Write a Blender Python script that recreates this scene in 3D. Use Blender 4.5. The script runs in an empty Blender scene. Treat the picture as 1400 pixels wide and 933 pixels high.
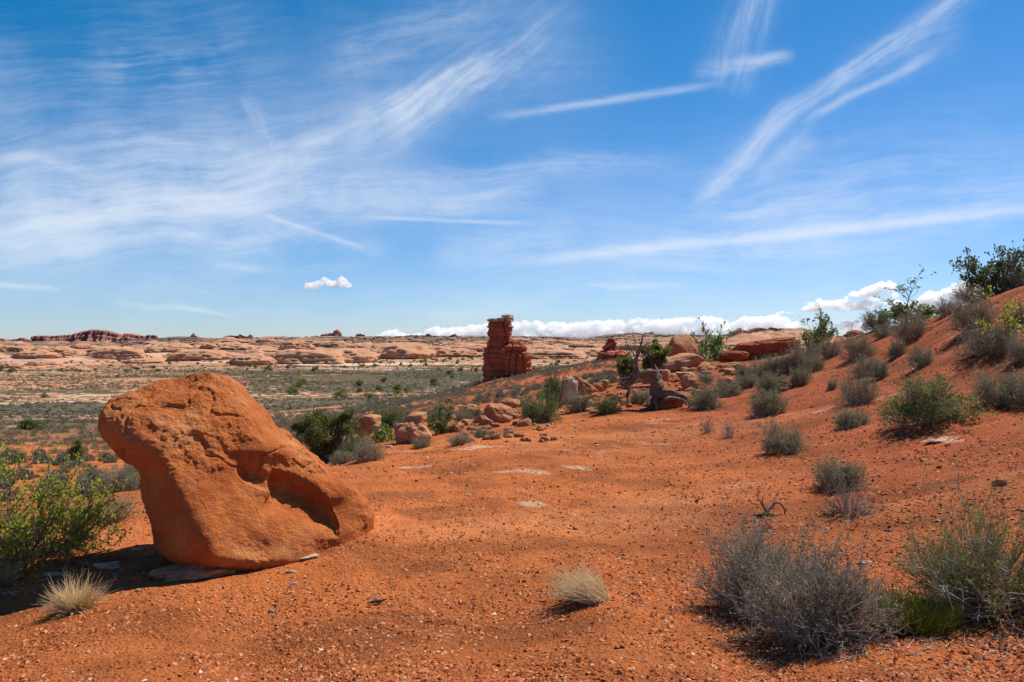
import bpy, math, random
import numpy as np
R = math.radians
S = bpy.context.scene
COL = S.collection
rng = np.random.default_rng(11)
random.seed(5)

# ------------------------------------------------------------------ camera
F = 1089.0          # focal length in photo pixels (1400 px wide)
CX, HY, EYE = 700.0, 462.0, 1.6
cam_d = bpy.data.cameras.new("camera")
cam = bpy.data.objects.new("camera", cam_d); COL.objects.link(cam)
cam.location = (0, 0, EYE)
cam.rotation_euler = (R(90), 0, 0)
cam_d.sensor_width = 36.0
cam_d.lens = 36.0 * F / 1400.0
cam_d.shift_y = -(466.5 - HY) / 1400.0
cam_d.clip_start = 0.05; cam_d.clip_end = 120000
S.camera = cam
S.view_settings.view_transform = 'Standard'
S.view_settings.look = 'None'
S.view_settings.exposure = 0.42
S.view_settings.gamma = 1.0

# ------------------------------------------------------------------ light
SUN_EL, SUN_AZ = R(54), R(49)        # azimuth clockwise from +Y (view direction)
SKY = 0.07
sd = bpy.data.lights.new("sun", 'SUN'); so = bpy.data.objects.new("sun", sd); COL.objects.link(so)
sd.energy = 4.8; sd.angle = R(0.5); sd.color = (1.0, 0.945, 0.85)
so.rotation_euler = (R(90) - SUN_EL, 0, -SUN_AZ + math.pi)
so.location = (20, 12, 40)

# ---- small node helper
class NT:
    def __init__(s, tree): s.t = tree; s.n = tree.nodes; s.l = tree.links
    def new(s, typ, **kw):
        n = s.n.new(typ)
        for k, v in kw.items():
            if k[0] == '_': setattr(n, k[1:], v)
        return n
    def put(s, sock, v):
        if v is None: return
        if isinstance(v, bpy.types.NodeSocket): s.l.new(v, sock)
        else:
            if isinstance(v, (tuple, list)) and sock.type == 'RGBA' and len(v) == 3: v = (*v, 1)
            sock.default_value = v
    def math(s, op, a, b=None, c=None, clamp=False):
        n = s.n.new('ShaderNodeMath'); n.operation = op; n.use_clamp = clamp
        for i, v in enumerate((a, b, c)): s.put(n.inputs[i], v)
        return n.outputs[0]
    def vec(s, op, a, b=None):
        n = s.n.new('ShaderNodeVectorMath'); n.operation = op
        s.put(n.inputs[0], a)
        if b is not None: s.put(n.inputs[1], b)
        return n.outputs[0]
    def scale(s, a, f):
        n = s.n.new('ShaderNodeVectorMath'); n.operation = 'SCALE'; s.put(n.inputs[0], a); s.put(n.inputs['Scale'], f); return n.outputs[0]
    def noise(s, vec, scale=1, detail=4, rough=.55, dist=0, out='Fac', dim='3D'):
        n = s.n.new('ShaderNodeTexNoise'); n.noise_dimensions = dim
        if vec is not None: s.l.new(vec, n.inputs['Vector'])
        for k, v in (('Scale', scale), ('Detail', detail), ('Roughness', rough), ('Distortion', dist)): n.inputs[k].default_value = v
        return n.outputs[out]
    def ramp(s, fac, stops):
        n = s.n.new('ShaderNodeValToRGB'); s.put(n.inputs[0], fac); e = n.color_ramp.elements
        while len(e) < len(stops): e.new(.5)
        for i, (p, c) in enumerate(stops):
            e[i].position = p
            e[i].color = (*c, 1) if isinstance(c, (tuple, list)) else (c, c, c, 1)
        return n.outputs[0]
    def mix(s, f, a, b, blend='MIX'):
        n = s.n.new('ShaderNodeMix'); n.data_type = 'RGBA'; n.blend_type = blend; n.clamp_factor = True
        s.put(n.inputs[0], f); s.put(n.inputs[6], a); s.put(n.inputs[7], b); return n.outputs[2]
    def smooth(s, v, a, b, lo=0., hi=1.):
        n = s.n.new('ShaderNodeMapRange'); n.interpolation_type = 'SMOOTHSTEP'
        s.put(n.inputs[0], v)
        for i, k in enumerate((a, b, lo, hi)): n.inputs[1 + i].default_value = k
        return n.outputs[0]
    def comb(s, x, y, z=0.):
        n = s.n.new('ShaderNodeCombineXYZ')
        for i, v in enumerate((x, y, z)): s.put(n.inputs[i], v)
        return n.outputs[0]

# ------------------------------------------------------------------ sky: Nishita with cirrus
W = bpy.data.worlds.new("World"); S.world = W; W.use_nodes = True
nt = NT(W.node_tree); nt.n.clear()
sky = nt.new('ShaderNodeTexSky'); sky.sky_type = 'NISHITA'; sky.sun_disc = False
sky.sun_elevation = SUN_EL; sky.sun_rotation = SUN_AZ
sky.altitude = 1500; sky.air_density = 1.0; sky.dust_density = 0.2; sky.ozone_density = 2.6
tc = nt.new('ShaderNodeTexCoord'); D = tc.outputs['Generated']
sx = nt.new('ShaderNodeSeparateXYZ'); nt.l.new(D, sx.inputs[0])
AZ = nt.math('ARCTAN2', sx.outputs[0], sx.outputs[1])          # heading, radians from the view direction
EL = nt.math('ARCSINE', sx.outputs[2])
def sph(px, py):
    x, z = (px - CX) / F, (HY - py) / F
    return math.atan2(x, 1), math.asin(z / math.sqrt(x * x + z * z + 1))
def warped(sc, det, amp):
    sp = nt.new('ShaderNodeSeparateColor'); nt.l.new(nt.noise(D, sc, det, .55, out='Color'), sp.inputs[0])
    return nt.math('MULTIPLY_ADD', sp.outputs[0], amp, -amp / 2), nt.math('MULTIPLY_ADD', sp.outputs[1], amp, -amp / 2)
w1, w2 = warped(3.2, 2, .075), warped(16, 4, .014)
AZ2 = nt.math('ADD', AZ, nt.math('ADD', w1[0], w2[0])); EL2 = nt.math('ADD', EL, nt.math('ADD', w1[1], w2[1]))
total = None
FIB = {}
PATCH = nt.noise(D, 9, 7, .62)
SOFT = nt.smooth(nt.noise(D, 5, 5, .55), .3, .68, .0, .27)
VW, V0 = nt.comb(AZ2, EL2), nt.comb(AZ, EL)
def fibre(ang):
    k = min((-55, -22, 0, 14, 30, 44, 75), key=lambda q: abs(q - ang))
    if k not in FIB:
        mp = nt.new('ShaderNodeMapping'); mp.vector_type = 'TEXTURE'; nt.l.new(VW, mp.inputs['Vector'])
        mp.inputs['Rotation'].default_value = (0, 0, R(k)); mp.inputs['Scale'].default_value = (.13, .0125, 1)
        fb = nt.noise(mp.outputs[0], 1.0, 8, .68, dim='2D')
        FIB[k] = nt.math('MULTIPLY_ADD', PATCH, .7, nt.math('MULTIPLY_ADD', fb, .7, -.2))
    return FIB[k]
def streak(ax, ay, bx, by, w, dens, seed, bend=0., lo=.36, hi=.72, warped=True, taper=.25, **kw):
    """one wisp of cirrus between two sky directions, made of fibres lying along it"""
    global total
    a, b = sph(ax, ay), sph(bx, by)
    dx, dy = b[0] - a[0], b[1] - a[1]; L = math.hypot(dx, dy); ang = math.atan2(dy, dx)
    mp = nt.new('ShaderNodeMapping'); mp.vector_type = 'TEXTURE'; nt.l.new(VW if warped else V0, mp.inputs['Vector'])
    mp.inputs['Location'].default_value = (*a, 0); mp.inputs['Rotation'].default_value = (0, 0, ang); mp.inputs['Scale'].default_value = (L, w / F, 1)
    sp = nt.new('ShaderNodeSeparateXYZ'); nt.l.new(mp.outputs[0], sp.inputs[0])
    u, t = sp.outputs[0], sp.outputs[1]
    q = nt.math('MULTIPLY', nt.math('SUBTRACT', 1., u), u)              # 0 at both ends, .25 in the middle
    if bend: t = nt.math('MULTIPLY_ADD', q, -4 * bend * L * F / w, t)
    along = nt.smooth(q, 0, taper * (1 - taper))
    across = nt.math('POWER', .3679, nt.math('MULTIPLY', t, t))
    f = nt.math('MULTIPLY', nt.math('ADD', SOFT, nt.smooth(fibre(math.degrees(ang)), lo * .8 + .03, hi + .08, 0, .85)), dens)
    m = nt.math('MULTIPLY', nt.math('MULTIPLY', along, across), f)
    total = m if total is None else nt.math('ADD', total, m)
# broad veil on the left, and its bright core
streak(-250, 330, 620, 200, 95, .34, 41.0, lo=.05, hi=.62, taper=.4)
streak(300, 120, 900, 60, 90, .16, 42.0, lo=.1, hi=.7, taper=.4)
streak(500, 330, 1500, 250, 80, .2, 43.0, lo=.1, hi=.7, taper=.4)
streak(-200, 330, 560, 215, 58, .5, 1.3, fx=5, fy=45, lo=.28, hi=.75, taper=.35)
streak(-60, 360, 390, 262, 13, .5, 2.7, bend=.03, fx=3, fy=60, lo=.05, hi=.6, skew=1.5)
streak(-120, 372, 480, 300, 12, .45, 3.1, fx=4, fy=70, lo=.3, hi=.7)
streak(-60, 300, 330, 300, 34, .38, 3.9, fx=5, fy=60, lo=.32, hi=.7)
streak(330, 262, 760, 262, 20, .55, 4.4, bend=-.02, fx=5, fy=60, lo=.25, hi=.72)
streak(340, 245, 960, 215, 14, .34, 5.0, fx=5, fy=90, lo=.35, hi=.7)
streak(360, 250, 700, 92, 17, .66, 6.2, bend=.06, fx=6, fy=70, lo=.28, hi=.7)
streak(500, 190, 720, 60, 20, .42, 7.7, fx=6, fy=80, lo=.35, hi=.7)
streak(420, 100, 760, -40, 24, .34, 8.1, fx=5, fy=80, lo=.38, hi=.72)
streak(450, 200, 820, 10, 38, .3, 8.9, fx=5, fy=70, lo=.4, hi=.75)
streak(330, 130, 402, 210, 9, .3, 9.3, fx=9, fy=80, lo=.3, hi=.7)
streak(280, 190, 470, 235, 14, .35, 9.9, fx=6, fy=70, lo=.35, hi=.7)
streak(-30, 214, 140, 252, 7, .46, 10.5, fx=8, fy=90, lo=.25, hi=.65)
streak(100, 100, 320, 95, 22, .25, 11.2, fx=6, fy=50, lo=.35, hi=.75)
streak(-200, 160, 420, 40, 90, .24, 12.2, fx=5, fy=40, lo=.36, hi=.8)
streak(140, 205, 300, 190, 10, .34, 12.9, fx=6, fy=70, lo=.35, hi=.7)
streak(355, 292, 505, 342, 3.2, .5, 13.5, fx=8, fy=60, lo=.2, hi=.6, warped=False, taper=.15)
streak(370, 290, 540, 338, 10, .28, 13.9, fx=8, fy=70, lo=.3, hi=.7)
streak(490, 296, 740, 306, 2.6, .42, 14.4, fx=8, fy=60, lo=.2, hi=.6, warped=False)
streak(280, 352, 520, 352, 6, .32, 15.0, fx=6, fy=120, lo=.35, hi=.7)
streak(580, 345, 800, 320, 22, .3, 15.5, fx=5, fy=60, lo=.32, hi=.75)
streak(655, 164, 1000, 112, 4.5, .45, 16.2, bend=.01, fx=5, fy=70, lo=.15, hi=.6, warped=False, skew=.6)
streak(930, 112, 1095, 86, 6, .62, 17.0, fx=7, fy=70, lo=.2, hi=.6, skew=.7)
streak(985, 140, 1045, -40, 30, .42, 18.0, fx=9, fy=60, lo=.34, hi=.7)
streak(940, 282, 1140, 132, 13, .62, 19.0, bend=.05, fx=8, fy=60, lo=.32, hi=.7, skew=.7)
streak(1020, 245, 1140, 185, 14, .28, 19.6, fx=9, fy=60, lo=.3, hi=.7)
streak(1100, 160, 1370, -40, 12, .85, 20.0, bend=.02, fx=6, fy=60, lo=.3, hi=.7, taper=.3, skew=.75)
streak(1140, 130, 1330, 30, 26, .28, 20.7, fx=7, fy=60, lo=.34, hi=.7)
streak(1105, 178, 1290, 76, 6, .45, 21.0, fx=8, fy=60, lo=.22, hi=.65)
streak(640, 366, 1560, 272, 7, .62, 22.0, bend=.012, fx=3, fy=60, lo=.1, hi=.6, taper=.3, warped=False, skew=.8)
streak(760, 352, 1560, 262, 26, .36, 22.6, fx=4, fy=60, lo=.28, hi=.7)
streak(960, 290, 1300, 235, 6, .28, 23.0, fx=6, fy=80, lo=.3, hi=.65)
streak(880, 300, 1560, 190, 60, .2, 23.6, fx=4, fy=40, lo=.3, hi=.75)
streak(720, 398, 940, 384, 4, .35, 24.0, fx=6, fy=90, lo=.3, hi=.65)
streak(-20, 392, 100, 404, 3, .4, 25.0, fx=6, fy=90, lo=.25, hi=.6)
streak(140, 408, 340, 428, 3, .36, 26.0, fx=6, fy=90, lo=.3, hi=.6)
streak(560, 420, 760, 410, 7, .22, 27.0, fx=6, fy=70, lo=.3, hi=.65)
streak(-100, 380, 1500, 392, 40, .18, 28.0, fx=3, fy=40, lo=.3, hi=.75)
total = nt.math('SUBTRACT', 1., nt.math('POWER', .3679, nt.math('MULTIPLY', total, 1.1)))
blue = nt.vec('MAXIMUM', nt.vec('MULTIPLY', nt.vec('SUBTRACT', sky.outputs[0], (1.3, .2, 0)), (.93, .96, 1.25)), (.05, .1, .1))   # deep polarised desert blue
CLOUD_RAD = (9.2, 9.7, 10.6)
skyc = nt.mix(total, blue, CLOUD_RAD)
bg = nt.new('ShaderNodeBackground'); nt.l.new(skyc, bg.inputs[0]); bg.inputs[1].default_value = SKY
W.cycles.sampling_method = 'NONE'
S.cycles.max_bounces = 5; S.cycles.diffuse_bounces = 3; S.cycles.transparent_max_bounces = 4
S.cycles.caustics_reflective = False; S.cycles.caustics_refractive = False
wo = nt.new('ShaderNodeOutputWorld'); nt.l.new(bg.outputs[0], wo.inputs[0])

# ------------------------------------------------------------------ numpy noise
def _h(ix, iy, iz):
    h = (ix.astype(np.uint32) * np.uint32(374761393)) ^ (iy.astype(np.uint32) * np.uint32(668265263)) ^ (iz.astype(np.uint32) * np.uint32(2147483647 - 58))
    h = (h ^ (h >> np.uint32(13))) * np.uint32(1274126177)
    return h ^ (h >> np.uint32(16))
_G = np.array([(1,1,0),(-1,1,0),(1,-1,0),(-1,-1,0),(1,0,1),(-1,0,1),(1,0,-1),(-1,0,-1),(0,1,1),(0,-1,1),(0,1,-1),(0,-1,-1)], float)
def perlin(p):
    p = np.asarray(p, float)
    i = np.floor(p).astype(np.int64); f = p - i
    u = f * f * f * (f * (f * 6 - 15) + 10)
    out = 0
    for dx in (0, 1):
        wx = u[:, 0] if dx else 1 - u[:, 0]
        for dy in (0, 1):
            wy = u[:, 1] if dy else 1 - u[:, 1]
            for dz in (0, 1):
                wz = u[:, 2] if dz else 1 - u[:, 2]
                g = _G[_h(i[:, 0] + dx, i[:, 1] + dy, i[:, 2] + dz) % 12]
                out = out + wx * wy * wz * (g[:, 0] * (f[:, 0] - dx) + g[:, 1] * (f[:, 1] - dy) + g[:, 2] * (f[:, 2] - dz))
    return out
def fbm(p, o=4, g=.5, l=2.03):
    p = np.asarray(p, float); a, s, n = 1., 0., 0.
    for k in range(o):
        s = s + a * perlin(p + 17.3 * k); n += a; a *= g; p = p * l
    return s / n
def P3(x, y, s, z=0.):
    x = np.asarray(x, float); return np.stack([x * s, np.asarray(y, float) * s, np.zeros_like(x) + z], 1)
def sst(a, b, x):
    t = np.clip((x - a) / (b - a), 0, 1); return t * t * (3 - 2 * t)

# ------------------------------------------------------------------ terrain height
CP = []   # (photo px, photo py, distance)
def cp(*a): CP.extend(a)
cp((-500, 930, 4.3), (0, 930, 4.0), (350, 930, 3.85), (700, 930, 3.7), (1050, 930, 3.6), (1400, 930, 3.4), (1900, 930, 3.0),
   (0, 835, 5.35), (300, 786, 5.75), (500, 729, 6.7), (800, 815, 4.95), (1110, 872, 4.2), (1330, 838, 4.3),
   (30, 770, 6.2), (200, 700, 8.2), (30, 705, 8.6), (-300, 760, 6.8), (420, 668, 8.8),
   (700, 655, 9.0), (640, 606, 12.3), (510, 628, 11.2), (400, 650, 10.4), (330, 655, 10.4), (830, 570, 16.3), (900, 553, 18.8), (740, 585, 14.6), (960, 545, 19.5),
   (1070, 615, 10.2), (1160, 698, 7.1), (1050, 702, 7.0), (1050, 562, 15.0), (1000, 532, 21), (1170, 550, 13.2), (1200, 512, 16.),
   (1400, 700, 5.8), (1400, 550, 10.3), (1272, 577, 10.2), (1400, 470, 13.), (1400, 397, 16), (1320, 419, 18.8), (1245, 443, 21.8), (1196, 452, 24.5),
   (1120, 474, 27), (1050, 492, 31), (1000, 494, 33), (930, 503, 33), (1500, 400, 14), (1700, 430, 10), (1900, 500, 8),
   # behind the right ridge
   (1400, 470, 30), (1240, 480, 34), (1120, 490, 42), (1000, 505, 50), (1400, 520, 80), (1150, 505, 75), (1900, 520, 60),
   # rubble strip and gully below the brow
   (562, 612, 14.0), (500, 596, 17.5), (440, 643, 17), (300, 668, 13), (600, 594, 16), (655, 596, 14.4), (690, 580, 17.5), (745, 572, 17.5), (778, 553, 20.5), (810, 540, 23),
   (860, 530, 25), (900, 518, 29), (620, 580, 22), (560, 585, 24), (500, 590, 24), (430, 600, 26),
   # hillside with the butte
   (660, 562, 34), (620, 560, 48), (560, 570, 50), (700, 540, 52), (760, 526, 60), (690, 517, 112), (655, 523, 118), (725, 513, 112), (780, 505, 100), (830, 494, 95),
   (600, 541, 112), (540, 548, 112), (640, 530, 116), (880, 500, 80), (830, 497, 120), (700, 514, 130), (760, 508, 135),
   # left slope down to the valley
   (200, 668, 14), (60, 685, 14), (-300, 690, 14), (100, 640, 29), (300, 635, 29), (-300, 645, 30), (100, 602, 66), (350, 600, 60), (-300, 606, 66), (430, 590, 60), (60, 572, 115), (300, 570, 115), (-300, 575, 115), (450, 562, 115))
for px in (-700, -300, 0, 200, 400, 600, 800, 1000, 1250, 1500, 1900):
    if px < 650: cp((px, 546, 215))
    else: cp((px, 536, 240))
    cp((px, 521, 305), (px, 500, 475), (px, 489, 640))
    cp((px, 480, 900), (px, 472, 1500))
SKYL = [(-700, 465), (-300, 466), (0, 468.5), (45, 470), (130, 470.5), (200, 468), (222, 461.8), (265, 461), (350, 463.5), (430, 462), (470, 461.5), (530, 460.5), (600, 460.5), (660, 461), (760, 461), (830, 461.5), (846, 457), (880, 456.3), (940, 458), (985, 458.5),
        (1005, 457), (1140, 460), (1250, 460), (1500, 460), (1900, 462)]
for px, py in SKYL: cp((px, py, 2800), (px, py + 1.2, 3200), (px, 468, 5000), (px, 464.2, 14000))
for px, py in SKYL[::2]: cp((px, 463, 60000))
CPA = np.array(CP, float)
TH0 = np.arctan2((CPA[:, 0] - CX) / F, 1.0)
R0 = CPA[:, 2] / np.cos(TH0)
S0 = (CPA[:, 1] - HY) / F * np.cos(TH0)        # drop below the eye per metre of range
KT = 2.6
def feat(th, lr): return np.stack([th * KT, lr * .62], -1)
PC = feat(TH0, np.log(R0))
def kern(d2): return np.sqrt(d2 + .0035)
A = kern(((PC[:, None] - PC[None]) ** 2).sum(-1)) - np.eye(len(PC)) * 1e-3 * 0
B = np.concatenate([np.ones((len(PC), 1)), PC], 1)
M = np.block([[A, B], [B.T, np.zeros((3, 3))]])
WGT = np.linalg.lstsq(M, np.concatenate([S0, np.zeros(3)]), rcond=None)[0]
def domes(x, y, r, th):
    """far slickrock: swelling sandstone domes, ledges and washes beyond the plain"""
    px = CX + F * np.tan(np.clip(th, -1.2, 1.2))
    start = np.interp(px, [-700, 0, 250, 400, 650, 760, 900, 1400], [430, 430, 520, 700, 760, 620, 560, 560])
    m = sst(0, 1, (r - start) / 220) * sst(5200, 3200, r)
    if not m.any(): return np.zeros_like(x)
    a = perlin(P3(x / 85, y / 75, 1, 3.1)); b = perlin(P3(x / 40, y / 38, 1, 9.7)); c = fbm(P3(x / 15, y / 15, 1, 4.2), 3)
    big = fbm(P3(x / 300, y / 240, 1, 17.), 2)
    d = np.clip(a + .1 + .5 * big, 0, 1) ** .6 * 15 + np.clip(b + .05, 0, 1) ** .55 * 6.5
    q = d / 5.; d = 5. * (np.floor(q) + .35 * (q - np.floor(q)) + .65 * sst(.6, .85, q - np.floor(q))) + c * 1.9 - 5.
    grow = np.interp(r, [400, 900, 1500, 2400, 2800, 3500], [.55, .95, 1.35, 1.2, .25, .1])
    far = sst(1100, 1700, r)
    led = fbm(P3(x / 210, y / 150, 1, 21.), 5) * 34
    led = np.floor(led / 7) * 7 + 7 * sst(.6, .95, led / 7 - np.floor(led / 7))
    h = .6 * m * grow * d * (1 - .5 * far) + far * m * led * .6 * np.interp(r, [1700, 2500, 2800], [1, .8, .12])
    # range of pale domes right of the spire
    u = np.interp(px, [960, 1000, 1030, 1052, 1075, 1095, 1120, 1150, 1200], [0, .45, .8, .95, .9, 1., .8, .35, 0])
    rr = np.exp(-((r - 1500) / 260.) ** 2)
    h = h + rr * u * (22 + 8 * b + 6 * c + 10 * np.clip(a, 0, 1))
    return h
def rbf(th, r):
    q = feat(th, np.log(r)); o = np.zeros(len(q))
    for k in range(0, len(q), 60000):
        qq = q[k:k + 60000]
        d2 = ((qq[:, None] - PC[None]) ** 2).sum(-1)
        o[k:k + 60000] = kern(d2) @ WGT[:len(PC)] + WGT[len(PC)] + qq @ WGT[len(PC) + 1:]
    return o
NTH, NLR = 260, 420
TTH = np.linspace(-1.02, 1.02, NTH); TLR = np.linspace(math.log(3.5), math.log(61000), NLR)
_a, _b = np.meshgrid(TTH, TLR)
TAB = rbf(_a.ravel(), np.exp(_b.ravel())).reshape(NLR, NTH)
for _ in range(3):
    TAB[1:-1] = (TAB[:-2] + 2 * TAB[1:-1] + TAB[2:]) / 4; TAB[:, 1:-1] = (TAB[:, :-2] + 2 * TAB[:, 1:-1] + TAB[:, 2:]) / 4
def slope_table(th, r):
    u = (th - TTH[0]) / (TTH[1] - TTH[0]); v = (np.log(r) - TLR[0]) / (TLR[1] - TLR[0])
    i = np.clip(u.astype(int), 0, NTH - 2); j = np.clip(v.astype(int), 0, NLR - 2); u = np.clip(u - i, 0, 1); v = np.clip(v - j, 0, 1)
    return (TAB[j, i] * (1 - u) + TAB[j, i + 1] * u) * (1 - v) + (TAB[j + 1, i] * (1 - u) + TAB[j + 1, i + 1] * u) * v
def gz(x, y, fine=True):
    x = np.atleast_1d(np.asarray(x, float)); y = np.atleast_1d(np.asarray(y, float))
    r = np.hypot(x, y) + 1e-6; th = np.arctan2(x, y)
    tt = np.clip(th, -1.0, 1.0)
    rr = np.maximum(r, 3.6)
    s = slope_table(tt, rr)
    z = EYE - s * rr
    near = sst(3.6, 0.4, r); z = z * (1 - near)
    back = sst(1.1, 1.9, np.abs(th)); z = z * (1 - back) + back * np.clip(z, -1, 1) * .4
    if fine:
        w = sst(400, 60, r)
        z = z + w * (.05 * fbm(P3(x, y, .45, 1.), 3) * np.clip(r / 6, .6, 3) + .022 * fbm(P3(x, y, 2.2, 5.), 3) + .010 * fbm(P3(x, y, 8, 2.), 3) + .016 * np.clip(np.abs(fbm(P3(x, y, 3.1, 71.), 3)) * 3, 0, .6) * sst(-.1, .2, perlin(P3(x, y, .9, 12.))))
        mid = sst(30, 90, r) * sst(700, 250, r)
        z = z + mid * (fbm(P3(x, y, .03, 8.), 3) * 1.3 + fbm(P3(x, y, .12, 3.), 2) * .35)
        z = z + domes(x, y, r, th)
    return z
def ray(px, py, y0=2.4, y1=400):
    """where the sight line of a photo pixel meets the terrain"""
    Y = np.exp(np.linspace(math.log(y0), math.log(y1), 900)); X = (px - CX) / F * Y
    z = EYE - (py - HY) / F * Y; g = gz(X, Y)
    k = np.argmax(z <= g)
    if z[k] > g[k]: k = len(Y) - 1
    Y = np.linspace(Y[max(k - 1, 0)], Y[k], 24); X = (px - CX) / F * Y; z = EYE - (py - HY) / F * Y; g = gz(X, Y)
    j = int(np.argmax(z <= g)); j = j if z[j] <= g[j] else 23
    return float(X[j]), float(Y[j]), float(g[j])
def at(px, Y):
    X = (px - CX) / F * Y; return X, Y, float(gz(X, Y)[0])

# ------------------------------------------------------------------ mesh helpers
def mk(name, V, Fs, mat, parent=None, smooth=False, attrs=None, loc=None):
    """one mesh object from numpy vertices and a list of face arrays"""
    me = bpy.data.meshes.new(name)
    V = np.asarray(V, np.float32)
    if not isinstance(Fs, list): Fs = [Fs]
    Fs = [np.asarray(f, np.int32) for f in Fs if len(f)]
    loops = np.concatenate([f.ravel() for f in Fs])
    tot = np.concatenate([np.full(len(f), f.shape[1], np.int32) for f in Fs])
    me.vertices.add(len(V)); me.vertices.foreach_set('co', V.ravel())
    me.loops.add(len(loops)); me.loops.foreach_set('vertex_index', loops)
    me.polygons.add(len(tot)); st = np.zeros(len(tot), np.int32); st[1:] = np.cumsum(tot)[:-1]
    me.polygons.foreach_set('loop_start', st); me.polygons.foreach_set('loop_total', tot)
    me.polygons.foreach_set('use_smooth', np.full(len(tot), smooth))
    for k, a in (attrs or {}).items():
        if a.ndim == 2:
            at_ = me.color_attributes.new(k, 'FLOAT_COLOR', 'POINT')
            at_.data.foreach_set('color', np.concatenate([a, np.ones((len(a), 1))], 1).astype(np.float32).ravel())
        else:
            at_ = me.attributes.new(k, 'FLOAT', 'POINT'); at_.data.foreach_set('value', a.astype(np.float32))
    me.update(calc_edges=True)
    if mat: me.materials.append(mat)
    o = bpy.data.objects.new(name, me); COL.objects.link(o)
    if loc is not None: o.location = loc
    if parent: o.parent = parent
    return o
def empty(name, loc=(0, 0, 0)):
    o = bpy.data.objects.new(name, None); o.location = loc; o.empty_display_size = .2; COL.objects.link(o); return o
def tag(o, label=None, cat=None, group=None, kind=None):
    if label: o['label'] = label
    if cat: o['category'] = cat
    if group: o['group'] = group
    if kind: o['kind'] = kind
    return o
def dup(o, parent=None):
    c = o.copy(); COL.objects.link(c)
    for k in ('label', 'category', 'group', 'kind'):
        if k in c and parent is None: del c[k]
    if parent: c.parent = parent
    for ch in list(o.children): dup(ch, c)
    return c
def gridf(n, m, wrap=False):
    i = np.arange(n - 1)[:, None]; j = np.arange(m if wrap else m - 1)[None]
    j2 = (j + 1) % m
    return np.stack([(i * m + j), (i * m + j2), ((i + 1) * m + j2), ((i + 1) * m + j)], -1).reshape(-1, 4)

# ------------------------------------------------------------------ materials
def mat(name):
    m = bpy.data.materials.new(name); m.use_nodes = True; n = NT(m.node_tree); n.n.clear()
    out = n.new('ShaderNodeOutputMaterial'); b = n.new('ShaderNodeBsdfPrincipled'); n.l.new(b.outputs[0], out.inputs[0])
    b.inputs['Roughness'].default_value = .92; b.inputs['Specular IOR Level'].default_value = .12
    return m, n, b, out
def bump(n, b, h, strength, dist):
    k = n.new('ShaderNodeBump'); n.put(k.inputs['Height'], h); k.inputs['Strength'].default_value = strength; k.inputs['Distance'].default_value = dist
    n.l.new(k.outputs[0], b.inputs['Normal'])
def geo(n): return n.new('ShaderNodeNewGeometry')

def ground_mat():
    m, n, b, _ = mat('desert_ground')
    a = n.new('ShaderNodeVertexColor'); a.layer_name = 'Col'
    nr = n.new('ShaderNodeAttribute'); nr.attribute_name = 'near'; NR = nr.outputs['Fac']
    pos = geo(n).outputs['Position']
    big = n.noise(pos, .55, 4, .6); med = n.noise(pos, 3.5, 5, .65); fin = n.noise(pos, 32, 5, .7); grit = n.noise(pos, 120, 3, .7)
    tone = n.math('ADD', n.math('MULTIPLY', n.math('SUBTRACT', big, .5), .7), n.math('ADD', n.math('MULTIPLY', n.math('SUBTRACT', med, .5), .8), n.math('MULTIPLY', n.math('SUBTRACT', fin, .5), 1.1)))
    tone = n.math('ADD', tone, n.math('MULTIPLY', n.math('SUBTRACT', grit, .5), 1.5))
    tone = n.math('MULTIPLY_ADD', tone, NR, 1.0)
    tone = n.math('MAXIMUM', tone, .35)
    c = n.mix(1., a.outputs['Color'], n.comb(tone, tone, tone), 'MULTIPLY')
    # pale grit and dark crust on the soil near by
    sp = n.noise(pos, 55, 2, .5)
    c = n.mix(n.math('MULTIPLY', n.smooth(sp, .67, .73), n.math('MULTIPLY', NR, .55)), c, (.62, .33, .2))
    dk = n.noise(n.vec('MULTIPLY', pos, (1, 1, 1)), 21, 3, .6)
    c = n.mix(n.math('MULTIPLY', n.smooth(dk, .58, .68), n.math('MULTIPLY', NR, .72)), c, (.17, .045, .018))
    n.l.new(c, b.inputs['Base Color'])
    h = n.math('ADD', n.math('MULTIPLY', fin, .6), n.math('ADD', n.math('MULTIPLY', med, 1.2), n.math('MULTIPLY', grit, .3)))
    v = n.new('ShaderNodeTexVoronoi'); v.feature = 'F1'; n.l.new(pos, v.inputs['Vector']); v.inputs['Scale'].default_value = 38
    h = n.math('ADD', h, n.math('MULTIPLY', n.smooth(v.outputs['Distance'], .1, .5, 1, 0), .35))
    n.put(b.inputs['Roughness'], .95)
    k = n.new('ShaderNodeBump'); n.l.new(h, k.inputs['Height']); k.inputs['Distance'].default_value = .05
    n.l.new(n.math('MULTIPLY', NR, .8), k.inputs['Strength']); n.l.new(k.outputs[0], b.inputs['Normal'])
    return m
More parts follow.
